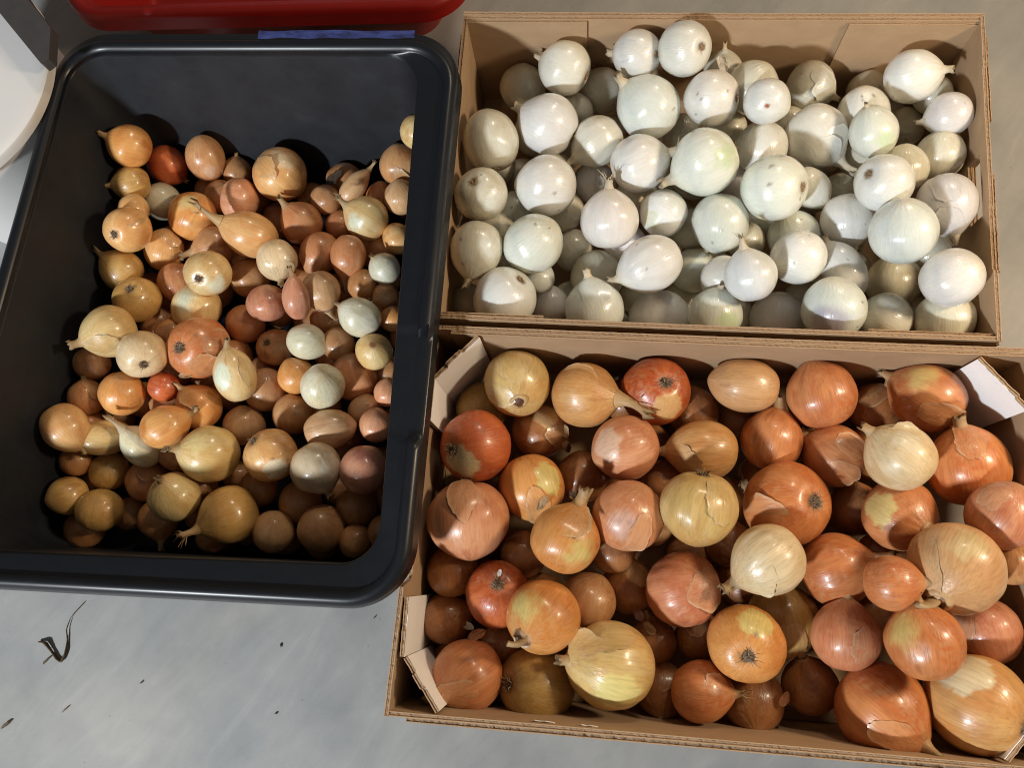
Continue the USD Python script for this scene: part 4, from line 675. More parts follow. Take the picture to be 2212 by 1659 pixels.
WHITE_ONIONS = """
w|118 326 120 30.4 1.0 -0.92 0.38 0.01 -0.30 -0.74 0.60 0.25|r|smooth greenish-white onion with papery neck at left, furthest back left
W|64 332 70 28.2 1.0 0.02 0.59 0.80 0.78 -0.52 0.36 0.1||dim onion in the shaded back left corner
k|200 332 138 27.6 1.0 -0.87 0.28 -0.41 0.06 -0.76 -0.65 0.3|r l1.42,1.89|pinkish-white onion with torn neck left and root scar right, at the back
w|252 330 152 29.5 1.02 -0.60 0.42 -0.68 -0.76 -0.05 0.65 0.0|r|pearly onion with round brown root spot, furthest back in the middle
W|161 331 68 28.0 1.0 0.92 0.20 0.33 0.37 -0.73 -0.58 0.1||olive shaded onion with one lit patch behind the big greenish one
v|216 276 120 36.5 1.0 -0.76 0.39 0.52 -0.17 0.64 -0.75 0.3||big greenish-white onion with pale beak up left, third row from back
k|285 279 136 30.6 1.0 -0.93 0.19 -0.32 -0.07 -0.93 -0.35 0.0|r k|white onion with grey dirt speck and brown root at right
W|332 304 118 29.6 1.0 0.40 0.45 0.80 0.47 -0.85 0.25 0.1||beige onion behind the one with a rust-red spot
w|341 266 152 24.8 1.0 0.89 -0.45 0.10 0.41 0.67 -0.62 0.1|S|white onion with a single rust-red spot
W|406 331 84 28.0 1.0 0.83 -0.55 0.11 -0.17 -0.07 0.98 0.3|l0.73,0.23 l1.04,-0.16|olive onion with white torn skin flaps at right near the back wall
W|478 333 64 27.2 1.0 -0.11 0.61 0.79 -0.47 0.67 -0.58 0.1||dim onion at the back wall, left of the right-beaked one
w|504 316 126 28.9 1.05 0.84 -0.04 0.53 0.14 0.98 -0.14 0.25|k|white onion with short grey neck to the right in the back right corner
l|539 266 132 22.8 1.08 -0.94 -0.12 -0.32 -0.11 -0.78 0.61 0.3||lilac-white onion with pointed tip left beside the right wall
k|103 252 120 34.7 1.0 -0.89 0.42 0.17 -0.38 -0.89 0.24 0.25|r|pinkish-white onion with neck up left, in front of the backmost left one
W|39 225 126 32.9 1.08 -0.23 0.95 0.19 -0.80 -0.29 0.52 0.05|r E1.95,1.75|onion by the left wall with a bright window-shaped lit patch
s|160 241 104 29.1 1.05 -0.80 -0.58 -0.17 0.39 -0.70 0.60 0.4|w|cream ribbed onion with tan neck at lower left
k|208 205 120 32.8 1.0 0.92 0.26 0.28 -0.34 0.90 0.28 0.3|w f|grey-white veined onion with hairy roots at right
v|279 198 140 36.3 1.0 -0.88 -0.43 -0.20 0.36 -0.88 0.31 0.35|p2.10,0.76|large white onion with green streak and beak at lower left
w|346 237 104 29.5 1.0 -0.24 0.65 0.72 0.52 0.72 -0.47 0.1||cream onion with one dark nick behind the dirty large one
w|406 254 104 35.1 1.0 0.68 -0.72 -0.14 0.38 0.18 0.91 0.6|l0.82,1.03 l0.89,0.61|big white onion wearing a long torn skin tail at lower right
w|459 284 102 29.6 1.0 -0.28 0.56 0.78 0.96 0.15 0.24 0.1|k|white onion directly behind the small one perched on top
v|456 238 140 25.6 1.1 -0.42 0.63 0.65 -0.15 -0.76 0.64 0.15|p1.68,0.50|small greenish-white onion perched on top with brown lower edge
W|520 293 60 22.6 1.0 -0.13 0.63 0.76 0.92 -0.21 0.33 0.1||dim olive onion below the back right corner one
W|535 227 114 26.0 1.0 -0.14 0.66 0.74 0.74 0.57 -0.37 0.1||plain olive shaded onion by the right wall under the lilac one
W|35 154 136 29.4 1.0 0.18 -0.06 -0.98 0.97 0.15 0.17 0.0|r E1.95,0.72|onion with brown root spot and half lit face by the left wall
k|106 175 120 34.0 1.02 -0.97 -0.13 0.20 0.15 -0.99 0.05 0.1|k|large white onion with a few dark specks, second column from left
l|178 135 120 32.4 1.0 -0.07 0.84 0.54 -0.79 0.29 -0.54 0.3|r f|lilac-white onion with frayed neck up and dark root below
w|239 153 104 26.2 1.0 -0.88 0.37 0.30 0.45 0.85 0.27 0.15|E1.11,-2.38|small white onion with square lit face in the centre
v|300 140 112 31.7 1.02 -0.12 -0.80 -0.59 -0.68 0.49 -0.54 0.1|k|grey-green veined onion right of the small square-lit one
v|352 170 140 35.2 1.0 -0.81 0.25 -0.53 0.13 -0.81 -0.57 0.0|r k|large dirty white onion with dark root scar at right
s|399 189 104 21.4 1.15 0.61 -0.79 -0.09 -0.33 -0.35 0.88 0.5||pale onion with neck curling down behind the large dirty one
w|462 173 150 29.6 1.0 0.79 -0.03 -0.62 -0.45 0.66 -0.61 0.0|r|round white onion with dark root scar at upper left
W|492 205 122 25.8 1.0 -0.13 0.67 0.73 -0.86 0.29 -0.42 0.1||beige onion hidden behind the one with dark scar at upper left
l|529 158 136 29.7 1.1 0.32 -0.93 -0.16 -0.21 0.10 -0.97 0.35|l0.78,-2.28 l2.09,-2.61|lilac onion with torn white neck downward beside the right wall slot
k|438 152 104 29.1 1.0 0.23 -0.96 -0.18 -0.92 -0.15 -0.37 0.2|E1.87,-2.06 k|half lit onion with frilly base between two large smooth ones
v|476 115 158 33.5 1.0 -0.26 0.60 0.76 -0.40 -0.78 0.48 0.05||largest smooth green-white onion, near the right wall
W|34 92 128 28.7 1.12 -0.19 -0.96 -0.18 -0.98 0.18 0.10 0.35|E1.79,-2.25|onion by the left wall with neck downward and a bright lit side
v|96 102 124 32.8 1.05 0.71 0.41 0.57 -0.55 -0.19 0.81 0.05|k|greenish-white onion with specks on top and base
v|386 139 84 29.8 1.0 -0.53 0.52 0.67 -0.82 -0.13 -0.56 0.4||olive-cream onion with a small white shoot, above the tan-stubbed one
k|225 85 120 29.8 1.2 -0.89 -0.45 -0.09 0.44 -0.89 0.09 0.3|w k|pinkish teardrop onion with pointed lower left end
w|327 66 144 27.1 1.0 -0.29 0.82 0.49 0.21 -0.45 0.87 0.5||bright white onion with thin upright neck
k|305 79 104 23.5 1.05 -0.62 -0.75 -0.24 -0.20 -0.14 0.97 0.35||pink-white onion tucked behind the one with thin upright neck
w|381 98 122 29.3 1.0 -0.86 -0.48 0.13 0.37 -0.79 -0.48 0.3||white onion with a tan stub pointing at its left neighbour
k|433 92 104 22.7 1.5 -0.52 0.79 0.32 -0.80 -0.58 0.15 0.3||long pinkish-white teardrop onion leaning up left
k|519 65 162 29.5 1.0 0.49 0.15 0.86 0.36 0.86 -0.36 0.05||large veined onion with lit top by the right wall near the front
W|501 98 60 30.9 1.0 -0.15 0.76 0.63 0.01 0.64 -0.77 0.1||dim olive onion beneath the largest smooth one
w|68 40 114 35.2 1.0 -0.58 -0.50 -0.64 0.49 0.41 -0.77 0.0|r|big white onion with root spot at upper right in the front left corner
v|102 78 84 17.8 1.0 0.47 0.76 0.44 -0.63 0.64 -0.44 0.1||small greenish onion sticking out right of the front left corner one
l|116 53 60 22.3 1.0 -0.02 0.78 0.63 0.95 -0.18 0.25 0.1||small pinkish speckled onion at the front wall
v|167 39 96 33.0 1.0 -0.26 0.83 0.50 0.72 0.51 -0.47 0.3|l0.70,-2.11|greenish onion with wide torn neck upward at the front wall
W|168 90 60 30.9 1.0 -0.04 0.75 0.66 0.01 -0.66 0.75 0.1||dark green-grey onion beneath the pinkish teardrop one
k|242 41 62 35.0 0.95 0.35 0.77 -0.53 -0.56 -0.27 -0.78 0.0|r|pinkish onion with faint root scar at the front wall, middle
v|297 35 106 28.6 1.0 0.07 0.77 0.64 -0.92 0.29 -0.25 0.15|E1.50,2.41|pale green onion with a square lit face at the front wall
l|373 48 60 31.0 1.0 -0.17 0.53 0.83 -0.66 -0.69 0.30 0.05||mauve shaded onion at the front wall
v|417 42 120 33.6 1.0 -0.24 0.66 0.71 -0.43 0.58 -0.69 0.05|M|big onion green on top and purple-grey below at the front wall
s|476 40 104 26.7 1.0 -0.90 0.43 0.12 0.40 0.89 -0.20 0.1||cream onion at the front wall, last before the dark corner
W|530 37 116 29.4 1.0 -0.17 0.79 0.59 -0.47 -0.59 0.66 0.1||dark onion in the front right corner
v|278 103 60 26.4 1.0 0.40 0.63 0.67 -0.75 0.64 -0.15 0.2||dim greenish onion right of the pinkish teardrop one
l|198 133 60 24.7 1.0 -0.04 0.73 0.69 -0.91 -0.31 0.27 0.1||dim mauve onion beneath the lilac one with frayed neck
W|137 129 46 25.2 1.0 -0.02 0.73 0.68 -0.65 0.50 -0.56 0.1||dim olive onion right of the speckled greenish one
v|64 170 60 24.2 1.0 0.01 0.70 0.71 -0.91 0.29 -0.28 0.1||dim greenish onion between the speckled ones on the left
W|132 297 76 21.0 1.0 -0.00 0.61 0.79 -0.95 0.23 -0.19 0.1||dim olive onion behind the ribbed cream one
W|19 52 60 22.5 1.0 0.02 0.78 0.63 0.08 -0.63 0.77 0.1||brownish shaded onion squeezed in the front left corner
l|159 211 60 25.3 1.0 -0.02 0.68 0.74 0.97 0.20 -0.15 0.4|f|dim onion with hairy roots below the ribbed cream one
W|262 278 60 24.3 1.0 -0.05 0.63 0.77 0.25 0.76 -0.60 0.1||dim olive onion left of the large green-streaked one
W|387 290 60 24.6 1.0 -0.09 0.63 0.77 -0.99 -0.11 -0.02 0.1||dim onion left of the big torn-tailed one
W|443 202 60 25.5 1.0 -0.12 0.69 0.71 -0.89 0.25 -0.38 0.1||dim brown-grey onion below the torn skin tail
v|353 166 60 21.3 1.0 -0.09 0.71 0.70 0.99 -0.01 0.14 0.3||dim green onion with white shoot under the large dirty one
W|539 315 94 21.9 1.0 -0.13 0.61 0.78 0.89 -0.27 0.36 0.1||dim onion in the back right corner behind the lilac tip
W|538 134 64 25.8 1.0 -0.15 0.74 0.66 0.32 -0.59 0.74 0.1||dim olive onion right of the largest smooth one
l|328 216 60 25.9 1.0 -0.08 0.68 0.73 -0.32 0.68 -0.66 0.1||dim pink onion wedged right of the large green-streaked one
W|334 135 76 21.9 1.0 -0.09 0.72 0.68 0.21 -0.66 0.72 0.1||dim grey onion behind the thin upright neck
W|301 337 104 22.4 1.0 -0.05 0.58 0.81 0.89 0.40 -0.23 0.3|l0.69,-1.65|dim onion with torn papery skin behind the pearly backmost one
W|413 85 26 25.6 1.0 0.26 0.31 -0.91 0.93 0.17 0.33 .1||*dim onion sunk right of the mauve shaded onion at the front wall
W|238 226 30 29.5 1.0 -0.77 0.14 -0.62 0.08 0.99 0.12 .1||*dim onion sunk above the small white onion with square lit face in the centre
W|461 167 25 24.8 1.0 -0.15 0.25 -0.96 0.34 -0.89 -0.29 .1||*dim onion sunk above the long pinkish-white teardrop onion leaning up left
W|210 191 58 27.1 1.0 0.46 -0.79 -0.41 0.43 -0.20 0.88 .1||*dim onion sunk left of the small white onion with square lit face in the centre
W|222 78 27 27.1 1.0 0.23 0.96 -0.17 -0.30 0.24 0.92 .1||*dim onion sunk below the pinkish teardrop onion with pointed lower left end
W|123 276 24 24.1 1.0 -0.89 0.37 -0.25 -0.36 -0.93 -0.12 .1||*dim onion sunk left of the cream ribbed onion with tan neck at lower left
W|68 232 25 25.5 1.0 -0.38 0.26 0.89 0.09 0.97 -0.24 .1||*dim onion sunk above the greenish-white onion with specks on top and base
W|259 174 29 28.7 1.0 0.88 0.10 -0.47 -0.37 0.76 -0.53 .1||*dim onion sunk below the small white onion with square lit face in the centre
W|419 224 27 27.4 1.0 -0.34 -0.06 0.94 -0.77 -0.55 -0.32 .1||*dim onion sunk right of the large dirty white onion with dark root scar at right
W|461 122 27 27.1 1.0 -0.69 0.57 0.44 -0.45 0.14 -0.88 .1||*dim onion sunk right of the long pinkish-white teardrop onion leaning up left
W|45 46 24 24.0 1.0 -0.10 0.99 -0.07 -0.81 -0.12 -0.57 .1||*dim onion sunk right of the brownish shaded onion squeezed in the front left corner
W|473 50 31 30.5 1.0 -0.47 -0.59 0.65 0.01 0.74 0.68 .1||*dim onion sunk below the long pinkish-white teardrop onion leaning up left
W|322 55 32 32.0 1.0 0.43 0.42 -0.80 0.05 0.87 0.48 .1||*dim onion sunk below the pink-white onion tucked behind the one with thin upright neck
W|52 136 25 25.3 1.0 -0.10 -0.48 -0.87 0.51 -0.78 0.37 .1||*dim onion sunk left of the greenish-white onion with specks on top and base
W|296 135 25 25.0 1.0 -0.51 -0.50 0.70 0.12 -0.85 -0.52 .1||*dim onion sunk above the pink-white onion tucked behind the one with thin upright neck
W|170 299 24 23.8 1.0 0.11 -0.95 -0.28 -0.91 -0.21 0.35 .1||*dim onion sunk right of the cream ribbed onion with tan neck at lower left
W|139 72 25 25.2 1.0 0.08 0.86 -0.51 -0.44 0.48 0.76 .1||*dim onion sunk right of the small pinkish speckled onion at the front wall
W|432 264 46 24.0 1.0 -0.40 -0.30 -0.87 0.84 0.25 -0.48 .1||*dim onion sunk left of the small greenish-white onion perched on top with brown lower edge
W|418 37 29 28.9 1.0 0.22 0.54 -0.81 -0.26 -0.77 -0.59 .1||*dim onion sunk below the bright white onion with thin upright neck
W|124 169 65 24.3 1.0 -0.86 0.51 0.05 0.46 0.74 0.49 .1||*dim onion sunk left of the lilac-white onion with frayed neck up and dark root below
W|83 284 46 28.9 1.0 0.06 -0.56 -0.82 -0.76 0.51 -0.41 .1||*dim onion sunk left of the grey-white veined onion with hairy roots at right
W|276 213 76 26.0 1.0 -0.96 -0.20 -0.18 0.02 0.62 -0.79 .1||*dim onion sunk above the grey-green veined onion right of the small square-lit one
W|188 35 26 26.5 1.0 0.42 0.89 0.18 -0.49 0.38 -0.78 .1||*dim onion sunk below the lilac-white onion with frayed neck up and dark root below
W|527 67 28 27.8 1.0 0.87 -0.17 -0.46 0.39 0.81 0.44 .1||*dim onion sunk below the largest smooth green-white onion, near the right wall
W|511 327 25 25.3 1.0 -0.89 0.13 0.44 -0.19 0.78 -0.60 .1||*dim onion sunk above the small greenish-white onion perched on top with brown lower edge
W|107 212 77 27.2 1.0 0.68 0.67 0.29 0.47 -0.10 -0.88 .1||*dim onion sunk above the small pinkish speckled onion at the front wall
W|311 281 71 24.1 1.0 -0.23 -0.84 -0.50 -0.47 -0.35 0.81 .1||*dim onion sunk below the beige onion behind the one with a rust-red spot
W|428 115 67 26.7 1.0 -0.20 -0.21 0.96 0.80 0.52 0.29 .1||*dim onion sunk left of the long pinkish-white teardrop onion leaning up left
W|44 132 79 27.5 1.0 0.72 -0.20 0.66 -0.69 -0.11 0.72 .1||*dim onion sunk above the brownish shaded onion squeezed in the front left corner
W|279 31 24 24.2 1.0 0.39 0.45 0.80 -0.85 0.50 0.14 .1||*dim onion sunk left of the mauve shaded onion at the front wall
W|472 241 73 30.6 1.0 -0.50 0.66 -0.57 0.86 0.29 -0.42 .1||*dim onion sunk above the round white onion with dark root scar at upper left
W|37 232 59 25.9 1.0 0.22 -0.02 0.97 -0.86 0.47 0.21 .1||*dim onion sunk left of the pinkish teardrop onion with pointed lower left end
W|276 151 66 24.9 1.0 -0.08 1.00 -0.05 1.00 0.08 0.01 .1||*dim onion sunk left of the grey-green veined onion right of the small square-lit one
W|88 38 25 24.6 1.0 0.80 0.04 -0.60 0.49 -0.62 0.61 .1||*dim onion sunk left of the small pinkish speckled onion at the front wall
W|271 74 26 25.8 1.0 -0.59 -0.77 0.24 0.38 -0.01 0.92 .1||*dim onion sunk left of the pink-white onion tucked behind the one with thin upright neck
"""
BROWN_ONIONS = """
Y|87 -50 96 36.5 1.0 0.15 -0.70 0.69 -0.94 -0.32 -0.11 0.12|T l1.23,-1.75 l0.64,-0.57|yellow onion with a wet dark torn spot and glints, back left
G|161 -58 88 36.4 1.0 0.89 -0.13 0.44 0.43 0.59 -0.69 0.9|l1.44,2.08|golden onion with long neck lying over its red neighbour
R|237 -50 90 37.1 1.0 -0.24 -0.07 -0.97 0.78 0.59 -0.23 0.0|r E2.36,1.93|red-brown onion with dark root and beige patch at the back wall
t|331 -39 94 29.8 1.26 -0.99 0.13 -0.01 -0.09 -0.67 0.74 0.05||tan oval onion lying sideways at the back wall
C|411 -45 94 36.2 1.0 -0.33 0.90 0.27 0.93 0.27 0.26 0.3||glossy copper onion with short neck touching the back wall
c|517 -43 98 35.6 1.08 -0.83 0.51 -0.21 0.44 0.39 -0.81 0.3|p1.16,-2.39 l2.14,2.97|coppery onion with neck up left beside the white right corner post
d|480 -47 50 27.7 1.0 0.29 0.72 0.63 0.93 -0.07 -0.35 0.2|l0.69,-2.79|dim brown onion at the back between two copper ones
r|47 -122 94 38.6 1.0 0.58 0.28 -0.76 0.02 0.93 0.36 0.0|r E2.66,2.34 k|red-orange onion with grey root scar and pale peeled strip by the left wall
d|113 -93 50 32.1 1.0 0.83 -0.47 0.29 0.09 0.64 0.76 0.15|E1.34,0.10 l0.49,0.54|dim brown onion with pale bits below the yellow torn one
P|208 -115 100 33.8 1.05 -0.90 -0.41 0.16 -0.44 0.78 -0.45 0.05|E0.77,-1.70|salmon onion with a pale bald face on its left
G|291 -110 82 33.2 1.12 -1.00 -0.03 0.00 0.00 -0.12 0.99 0.35|l0.89,-0.48|tan onion with neck pointing left, right of the bald-faced one
c|363 -94 78 32.7 1.02 0.16 0.92 0.35 -0.39 0.39 -0.83 0.35||copper onion with thin upright neck beneath the tan oval one
c|428 -107 78 32.8 1.0 -0.84 0.54 -0.07 0.33 0.60 0.73 0.25|l1.77,-0.43 l2.08,-1.35|copper onion with torn skin and bright glint, neck up left
s|472 -115 140 33.0 1.0 -0.75 0.66 0.02 -0.40 -0.49 0.78 0.3|p1.17,0.99 l1.11,0.97|pale cream onion with pink-red shoulder and flared neck
C|551 -114 104 39.6 1.02 -0.29 0.89 0.36 0.93 0.17 0.34 0.25|l0.60,-1.53|big copper-pink onion below the white right corner post
P|46 -201 98 43.4 0.95 0.13 -0.97 -0.22 0.48 0.26 -0.84 0.0|r l2.37,2.54 w|large peach onion with root tuft on top beside the left wall
g|110 -161 78 34.6 1.05 0.41 -0.91 0.05 0.42 0.24 0.88 0.2|E1.54,-0.18 l0.73,0.48|orange-gold onion with yellow patch and white torn flap
d|163 -143 50 28.5 1.0 -0.06 0.89 0.45 -0.27 0.42 -0.86 0.1||dim dark red onion above the torn hollow one
g|150 -216 130 35.1 0.97 0.40 0.88 0.24 0.84 -0.25 -0.48 0.45|p1.53,-1.39 l0.74,-2.33|copper-gold onion with torn open neck at upper right
P|212 -188 120 35.6 1.0 0.38 0.78 0.50 0.23 -0.60 0.76 0.05|D l1.52,0.07|pinkish copper onion with two dark eye-like specks
Y|281 -176 130 39.1 0.95 -0.08 -0.95 -0.31 0.61 0.20 -0.77 0.0|r l2.05,1.98 w|glossy yellow onion with roots on top and skin shard at right
C|375 -163 94 44.2 0.95 -0.52 -0.02 -0.86 0.68 -0.62 -0.40 0.0|r l1.73,2.04|large copper onion with black-green root scar at right
d|456 -159 50 29.4 1.0 -0.17 0.90 0.40 -0.77 0.13 -0.62 0.1||dark onion right of the large copper one with black scar
c|483 -167 104 35.7 1.0 0.40 -0.47 0.79 -0.40 0.68 0.61 0.15|T E1.53,0.73|dim copper onion with a torn dark hole
p|555 -167 156 30.6 1.05 0.22 0.79 0.57 0.82 -0.47 0.33 0.1|l0.87,-2.25|pinkish glossy onion cut by the right picture edge
t|510 -219 160 41.9 0.95 -0.56 -0.69 0.46 -0.66 0.70 0.26 0.35|T p1.51,-0.88 l0.82,0.04|big flat tan onion with a torn open neck stump
s|348 -222 132 34.6 1.02 -0.78 -0.62 0.02 0.40 -0.48 0.78 0.4|w l0.85,0.28|straw-yellow veined onion with crumpled neck at lower left
p|272 -256 88 37.9 1.0 0.64 0.19 0.75 -0.66 -0.36 0.66 0.1|l0.22,0.36 w|pinkish copper onion with curled skin shards at its side
C|424 -225 88 36.1 1.0 0.85 0.35 0.40 -0.33 0.94 -0.11 0.4|w|striped copper onion with neck to the right
C|450 -236 168 25.4 1.0 0.91 0.02 0.42 0.11 -0.97 -0.20 0.4||small smooth copper onion between two larger ones, neck right
R|82 -276 80 34.6 1.0 -0.07 -0.33 -0.94 0.93 -0.36 0.06 0.0|r|red onion with its pale fringed root tuft facing up
g|133 -293 118 35.9 1.05 -0.45 -0.53 0.72 -0.74 0.67 0.03 0.35|T p0.87,-0.63|smooth orange onion with neck stub poking from a pale torn ring
b|176 -276 78 29.5 1.0 0.40 0.86 0.32 0.49 -0.50 0.72 0.1||brown onion peeping out behind the smooth orange one with stub
d|220 -258 50 29.5 1.0 -0.09 0.94 0.33 -0.78 0.14 -0.61 0.1|E0.69,2.74|dark onion with one lit patch left of the pinkish copper shard one
Y|202 -334 106 43.3 1.0 -0.92 0.09 0.38 0.38 -0.03 0.92 0.2|l0.50,0.37 E1.41,-0.55 l0.94,0.85 w|biggest yellow onion with torn neck and brown skin pieces at left
g|332 -303 110 37.4 1.0 0.12 0.28 -0.95 -0.74 0.67 0.11 0.0|r E2.16,1.06 k|orange onion with black root and green-yellow bald wedge
o|378 -280 62 36.9 1.0 -0.17 0.91 0.37 0.81 0.34 -0.48 0.1|l1.77,-2.14|shaded olive-gold onion behind the one with green-yellow wedge
p|427 -289 106 33.3 1.0 0.00 0.99 0.14 -0.08 -0.14 0.99 0.35|l1.66,0.40|copper-pink pointed onion with wide neck upward
C|477 -285 168 33.5 1.0 -0.26 0.93 0.26 0.67 -0.03 0.74 0.3|p0.92,-1.78|copper-gold onion with thick cut neck upward
p|561 -274 100 31.8 1.0 -0.36 0.91 0.19 -0.50 -0.36 0.79 0.1|l1.09,-0.49|pinkish copper onion with lit edge near the right wall
G|539 -339 122 44.0 1.05 -0.64 0.32 -0.69 0.76 0.29 -0.58 0.05|E1.46,-2.10 r|big tan onion mostly in shade in the front right corner
C|459 -353 106 42.6 1.0 0.62 -0.56 0.55 0.31 -0.48 -0.82 0.3|l0.73,-2.45|big smooth orange onion with torn neck at lower right
c|58 -358 90 35.8 1.02 -0.68 -0.51 0.53 0.25 -0.84 -0.48 0.3|l0.64,1.69|copper onion with stubby neck against the front left post
o|129 -362 78 37.9 1.08 0.73 -0.02 -0.68 0.36 -0.84 0.41 0.0|r|smooth olive-brown onion with grey root spot at left
C|292 -353 92 30.2 1.0 0.97 0.02 0.22 -0.20 -0.31 0.93 0.25|f l0.84,-0.65|copper onion with frayed papery tip to the right
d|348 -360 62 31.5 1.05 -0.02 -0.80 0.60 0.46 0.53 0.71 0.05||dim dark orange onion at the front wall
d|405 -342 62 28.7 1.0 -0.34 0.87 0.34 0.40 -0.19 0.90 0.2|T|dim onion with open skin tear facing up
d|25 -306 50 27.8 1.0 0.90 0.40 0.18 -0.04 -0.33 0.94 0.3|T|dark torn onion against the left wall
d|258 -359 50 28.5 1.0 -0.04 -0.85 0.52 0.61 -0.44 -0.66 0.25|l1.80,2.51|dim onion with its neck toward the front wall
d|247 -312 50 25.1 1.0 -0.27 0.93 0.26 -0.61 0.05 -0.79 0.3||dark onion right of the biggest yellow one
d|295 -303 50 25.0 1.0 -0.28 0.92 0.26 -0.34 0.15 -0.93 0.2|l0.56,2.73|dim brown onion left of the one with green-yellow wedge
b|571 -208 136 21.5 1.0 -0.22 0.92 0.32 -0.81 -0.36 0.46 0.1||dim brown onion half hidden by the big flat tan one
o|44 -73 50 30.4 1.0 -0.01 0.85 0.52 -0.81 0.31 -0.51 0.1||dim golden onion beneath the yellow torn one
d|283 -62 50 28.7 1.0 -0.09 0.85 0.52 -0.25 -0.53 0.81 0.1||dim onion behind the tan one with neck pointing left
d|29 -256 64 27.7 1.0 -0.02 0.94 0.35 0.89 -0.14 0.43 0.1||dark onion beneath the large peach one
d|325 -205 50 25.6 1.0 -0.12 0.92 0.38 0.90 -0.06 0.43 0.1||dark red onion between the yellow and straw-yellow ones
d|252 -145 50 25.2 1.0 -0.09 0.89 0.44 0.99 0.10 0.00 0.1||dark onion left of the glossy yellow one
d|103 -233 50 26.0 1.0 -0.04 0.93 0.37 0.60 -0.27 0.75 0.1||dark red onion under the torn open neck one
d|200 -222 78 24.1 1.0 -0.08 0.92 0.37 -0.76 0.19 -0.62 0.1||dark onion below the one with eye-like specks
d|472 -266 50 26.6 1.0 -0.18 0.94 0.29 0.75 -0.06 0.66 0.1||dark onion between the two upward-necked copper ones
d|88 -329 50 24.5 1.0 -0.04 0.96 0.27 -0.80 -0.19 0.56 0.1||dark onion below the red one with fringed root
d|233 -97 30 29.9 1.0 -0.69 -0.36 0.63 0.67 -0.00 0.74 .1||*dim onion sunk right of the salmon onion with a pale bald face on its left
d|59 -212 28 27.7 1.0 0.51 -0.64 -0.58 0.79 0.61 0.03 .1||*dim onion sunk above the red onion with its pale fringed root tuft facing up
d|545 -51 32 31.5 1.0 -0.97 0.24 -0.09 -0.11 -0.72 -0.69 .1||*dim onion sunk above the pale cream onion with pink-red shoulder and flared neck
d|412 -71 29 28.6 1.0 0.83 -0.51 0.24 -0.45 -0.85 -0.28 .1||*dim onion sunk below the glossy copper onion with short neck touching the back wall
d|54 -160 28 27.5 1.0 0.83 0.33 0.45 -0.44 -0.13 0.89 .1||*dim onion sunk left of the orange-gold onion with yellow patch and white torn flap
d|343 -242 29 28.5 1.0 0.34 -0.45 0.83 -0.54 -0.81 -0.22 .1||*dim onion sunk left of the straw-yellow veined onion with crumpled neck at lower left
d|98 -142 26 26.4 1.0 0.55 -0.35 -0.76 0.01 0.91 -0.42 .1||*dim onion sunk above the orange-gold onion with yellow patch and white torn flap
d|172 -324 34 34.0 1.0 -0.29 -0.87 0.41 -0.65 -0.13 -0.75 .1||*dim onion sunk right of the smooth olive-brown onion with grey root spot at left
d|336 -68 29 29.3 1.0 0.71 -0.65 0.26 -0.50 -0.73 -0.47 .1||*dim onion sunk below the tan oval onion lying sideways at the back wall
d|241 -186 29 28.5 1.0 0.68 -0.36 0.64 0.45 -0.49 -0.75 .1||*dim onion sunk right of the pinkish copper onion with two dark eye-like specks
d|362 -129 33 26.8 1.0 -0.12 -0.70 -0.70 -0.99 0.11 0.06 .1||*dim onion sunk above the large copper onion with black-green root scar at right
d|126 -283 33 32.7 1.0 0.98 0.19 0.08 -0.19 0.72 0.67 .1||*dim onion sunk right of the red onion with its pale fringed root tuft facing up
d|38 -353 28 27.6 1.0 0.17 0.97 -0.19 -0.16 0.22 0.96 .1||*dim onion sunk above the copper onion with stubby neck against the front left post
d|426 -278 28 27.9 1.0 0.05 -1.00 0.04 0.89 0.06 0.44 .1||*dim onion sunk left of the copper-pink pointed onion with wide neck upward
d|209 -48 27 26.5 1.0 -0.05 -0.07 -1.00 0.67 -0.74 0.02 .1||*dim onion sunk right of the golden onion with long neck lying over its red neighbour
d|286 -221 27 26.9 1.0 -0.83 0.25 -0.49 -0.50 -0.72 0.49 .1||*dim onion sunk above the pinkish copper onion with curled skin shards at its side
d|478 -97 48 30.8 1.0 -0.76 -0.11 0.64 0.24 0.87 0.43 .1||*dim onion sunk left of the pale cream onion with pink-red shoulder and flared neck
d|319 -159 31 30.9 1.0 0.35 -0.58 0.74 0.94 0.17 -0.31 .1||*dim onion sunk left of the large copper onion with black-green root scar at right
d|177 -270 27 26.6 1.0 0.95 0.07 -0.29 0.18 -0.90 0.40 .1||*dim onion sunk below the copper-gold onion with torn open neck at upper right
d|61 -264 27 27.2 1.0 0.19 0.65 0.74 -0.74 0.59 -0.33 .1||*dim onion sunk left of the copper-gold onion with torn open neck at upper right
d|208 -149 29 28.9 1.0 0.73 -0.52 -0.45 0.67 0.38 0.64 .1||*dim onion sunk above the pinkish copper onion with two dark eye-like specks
d|479 -211 66 28.9 1.0 0.80 0.16 0.58 0.33 0.69 -0.64 .1||*dim onion sunk above the small smooth copper onion between two larger ones, neck right
"""
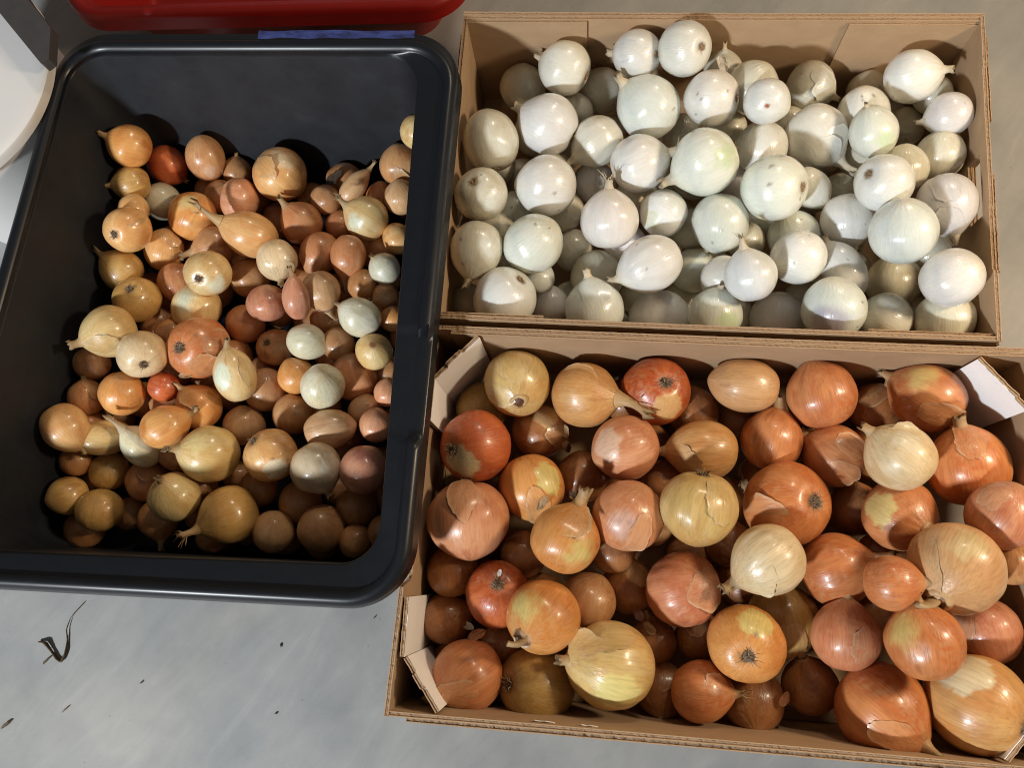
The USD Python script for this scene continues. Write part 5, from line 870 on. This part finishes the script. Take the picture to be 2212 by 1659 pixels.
SHREDS = """
-147 56 27 17|pink|pinkish shred of dry skin below the copper teardrop onion
-148 31 77 13|pink|small pink skin shred left of the larger pink one
-162 206 64 20|dark|dark curled dry leaf behind the pale beaked onion in the tub
-138 68 40 11|copper|copper skin shred above the pinkish shred in the tub
-295 -61 92 12|tan|tan skin shred below the biggest copper onion in the tub
576 267 94 18|white|white torn skin hanging by the right wall of the upper box
297 327 128 17|white|white torn skin right of the pearly backmost onion
166 199 86 15|white|white skin scrap below the ribbed cream onion
229 -284 64 15|pink|pale chip of skin right of the brown onion behind the stub
241 -298 75 13|tan|pale tan chip above the biggest yellow onion
65 -317 94 15|copper|copper skin scrap near the left wall of the lower box
51 -311 65 11|white|whitish skin scrap near the left wall of the lower box
372 -353 94 12|copper|copper skin scrap near the front wall of the lower box
159 -167 70 17|dark|dark curled skin above the torn-necked copper onion
338 -142 50 15|tan|tan skin shard right of the glossy yellow onion
124 -180 107 14|tan|pale skin flap below the orange-gold onion
568 214 94 11|white|white shoot of skin above the lilac onion by the wall slot
142 -96 68 12|tan|tan skin bit beside the dim onion below the yellow one
85 -254 110 6|white|tiny white skin scrap above the red fringed onion
"""
def shred(row, i):
    nums, kind, label = row.split('|'); x, y, z, size = [float(v) / 1e3 for v in nums.split()]; rg = np.random.default_rng(500 + i)
    tint = {'pink': (.50, .30, .26), 'tan': (.52, .35, .19), 'dark': (.10, .07, .05), 'white': (.74, .70, .63), 'copper': (.44, .19, .09)}[kind]
    n, m = 9, 7; V, C_ = [], []; ang = rg.uniform(0, 6.28); R = size * rg.uniform(.35, .6)
    e = np.array([math.cos(ang), math.sin(ang), 0]); f = np.array([-e[1], e[0], 0])
    for k in range(m):
        v_ = (k / (m - 1) - .5); wdt = size * (.55 * (1 - (2 * v_) ** 2) ** .5 + .12) * rg.uniform(.8, 1.15)
        for j in range(n):
            u_ = (j / (n - 1) - .5); al = u_ * wdt / R * 1.1
            V.append(np.array([x, y, z]) + e * v_ * size * 1.3 + f * R * math.sin(al) + np.array([0, 0, R * (1 - math.cos(al)) + size * .22 * v_ * v_ + size * .05 * rg.normal()])); C_.append(np.array(tint) * rg.uniform(.8, 1.12))
    V = np.array(V); F = np.vstack([grid_faces(m, n, False)])
    tag(obj('skin_shred', (V, F), 'paper', None, smooth=True, col=np.clip(np.array(C_), .01, .85)), label, 'skin shred')
for i, row in enumerate(SHREDS.strip().split('\n')): shred(row, i)
idx = 0
for cont, name, rows, suffix, group, filler in (
    ('tub', 'small_onion', TUB_ONIONS, ', in black tub', 'small onions in the black tub', 'small dark onion deep under the others in the black tub'),
    ('white', 'white_onion', WHITE_ONIONS, ', upper box', 'white onions in the upper box', 'dim white onion deep under the others in the upper box'),
    ('brown', 'brown_onion', BROWN_ONIONS, ', lower box', 'brown onions in the lower box', 'dark brown onion deep under the others in the lower box')):
    for row in rows.strip().split('\n'):
        build_onion(row, idx, cont, name, suffix, group, filler); idx += 1
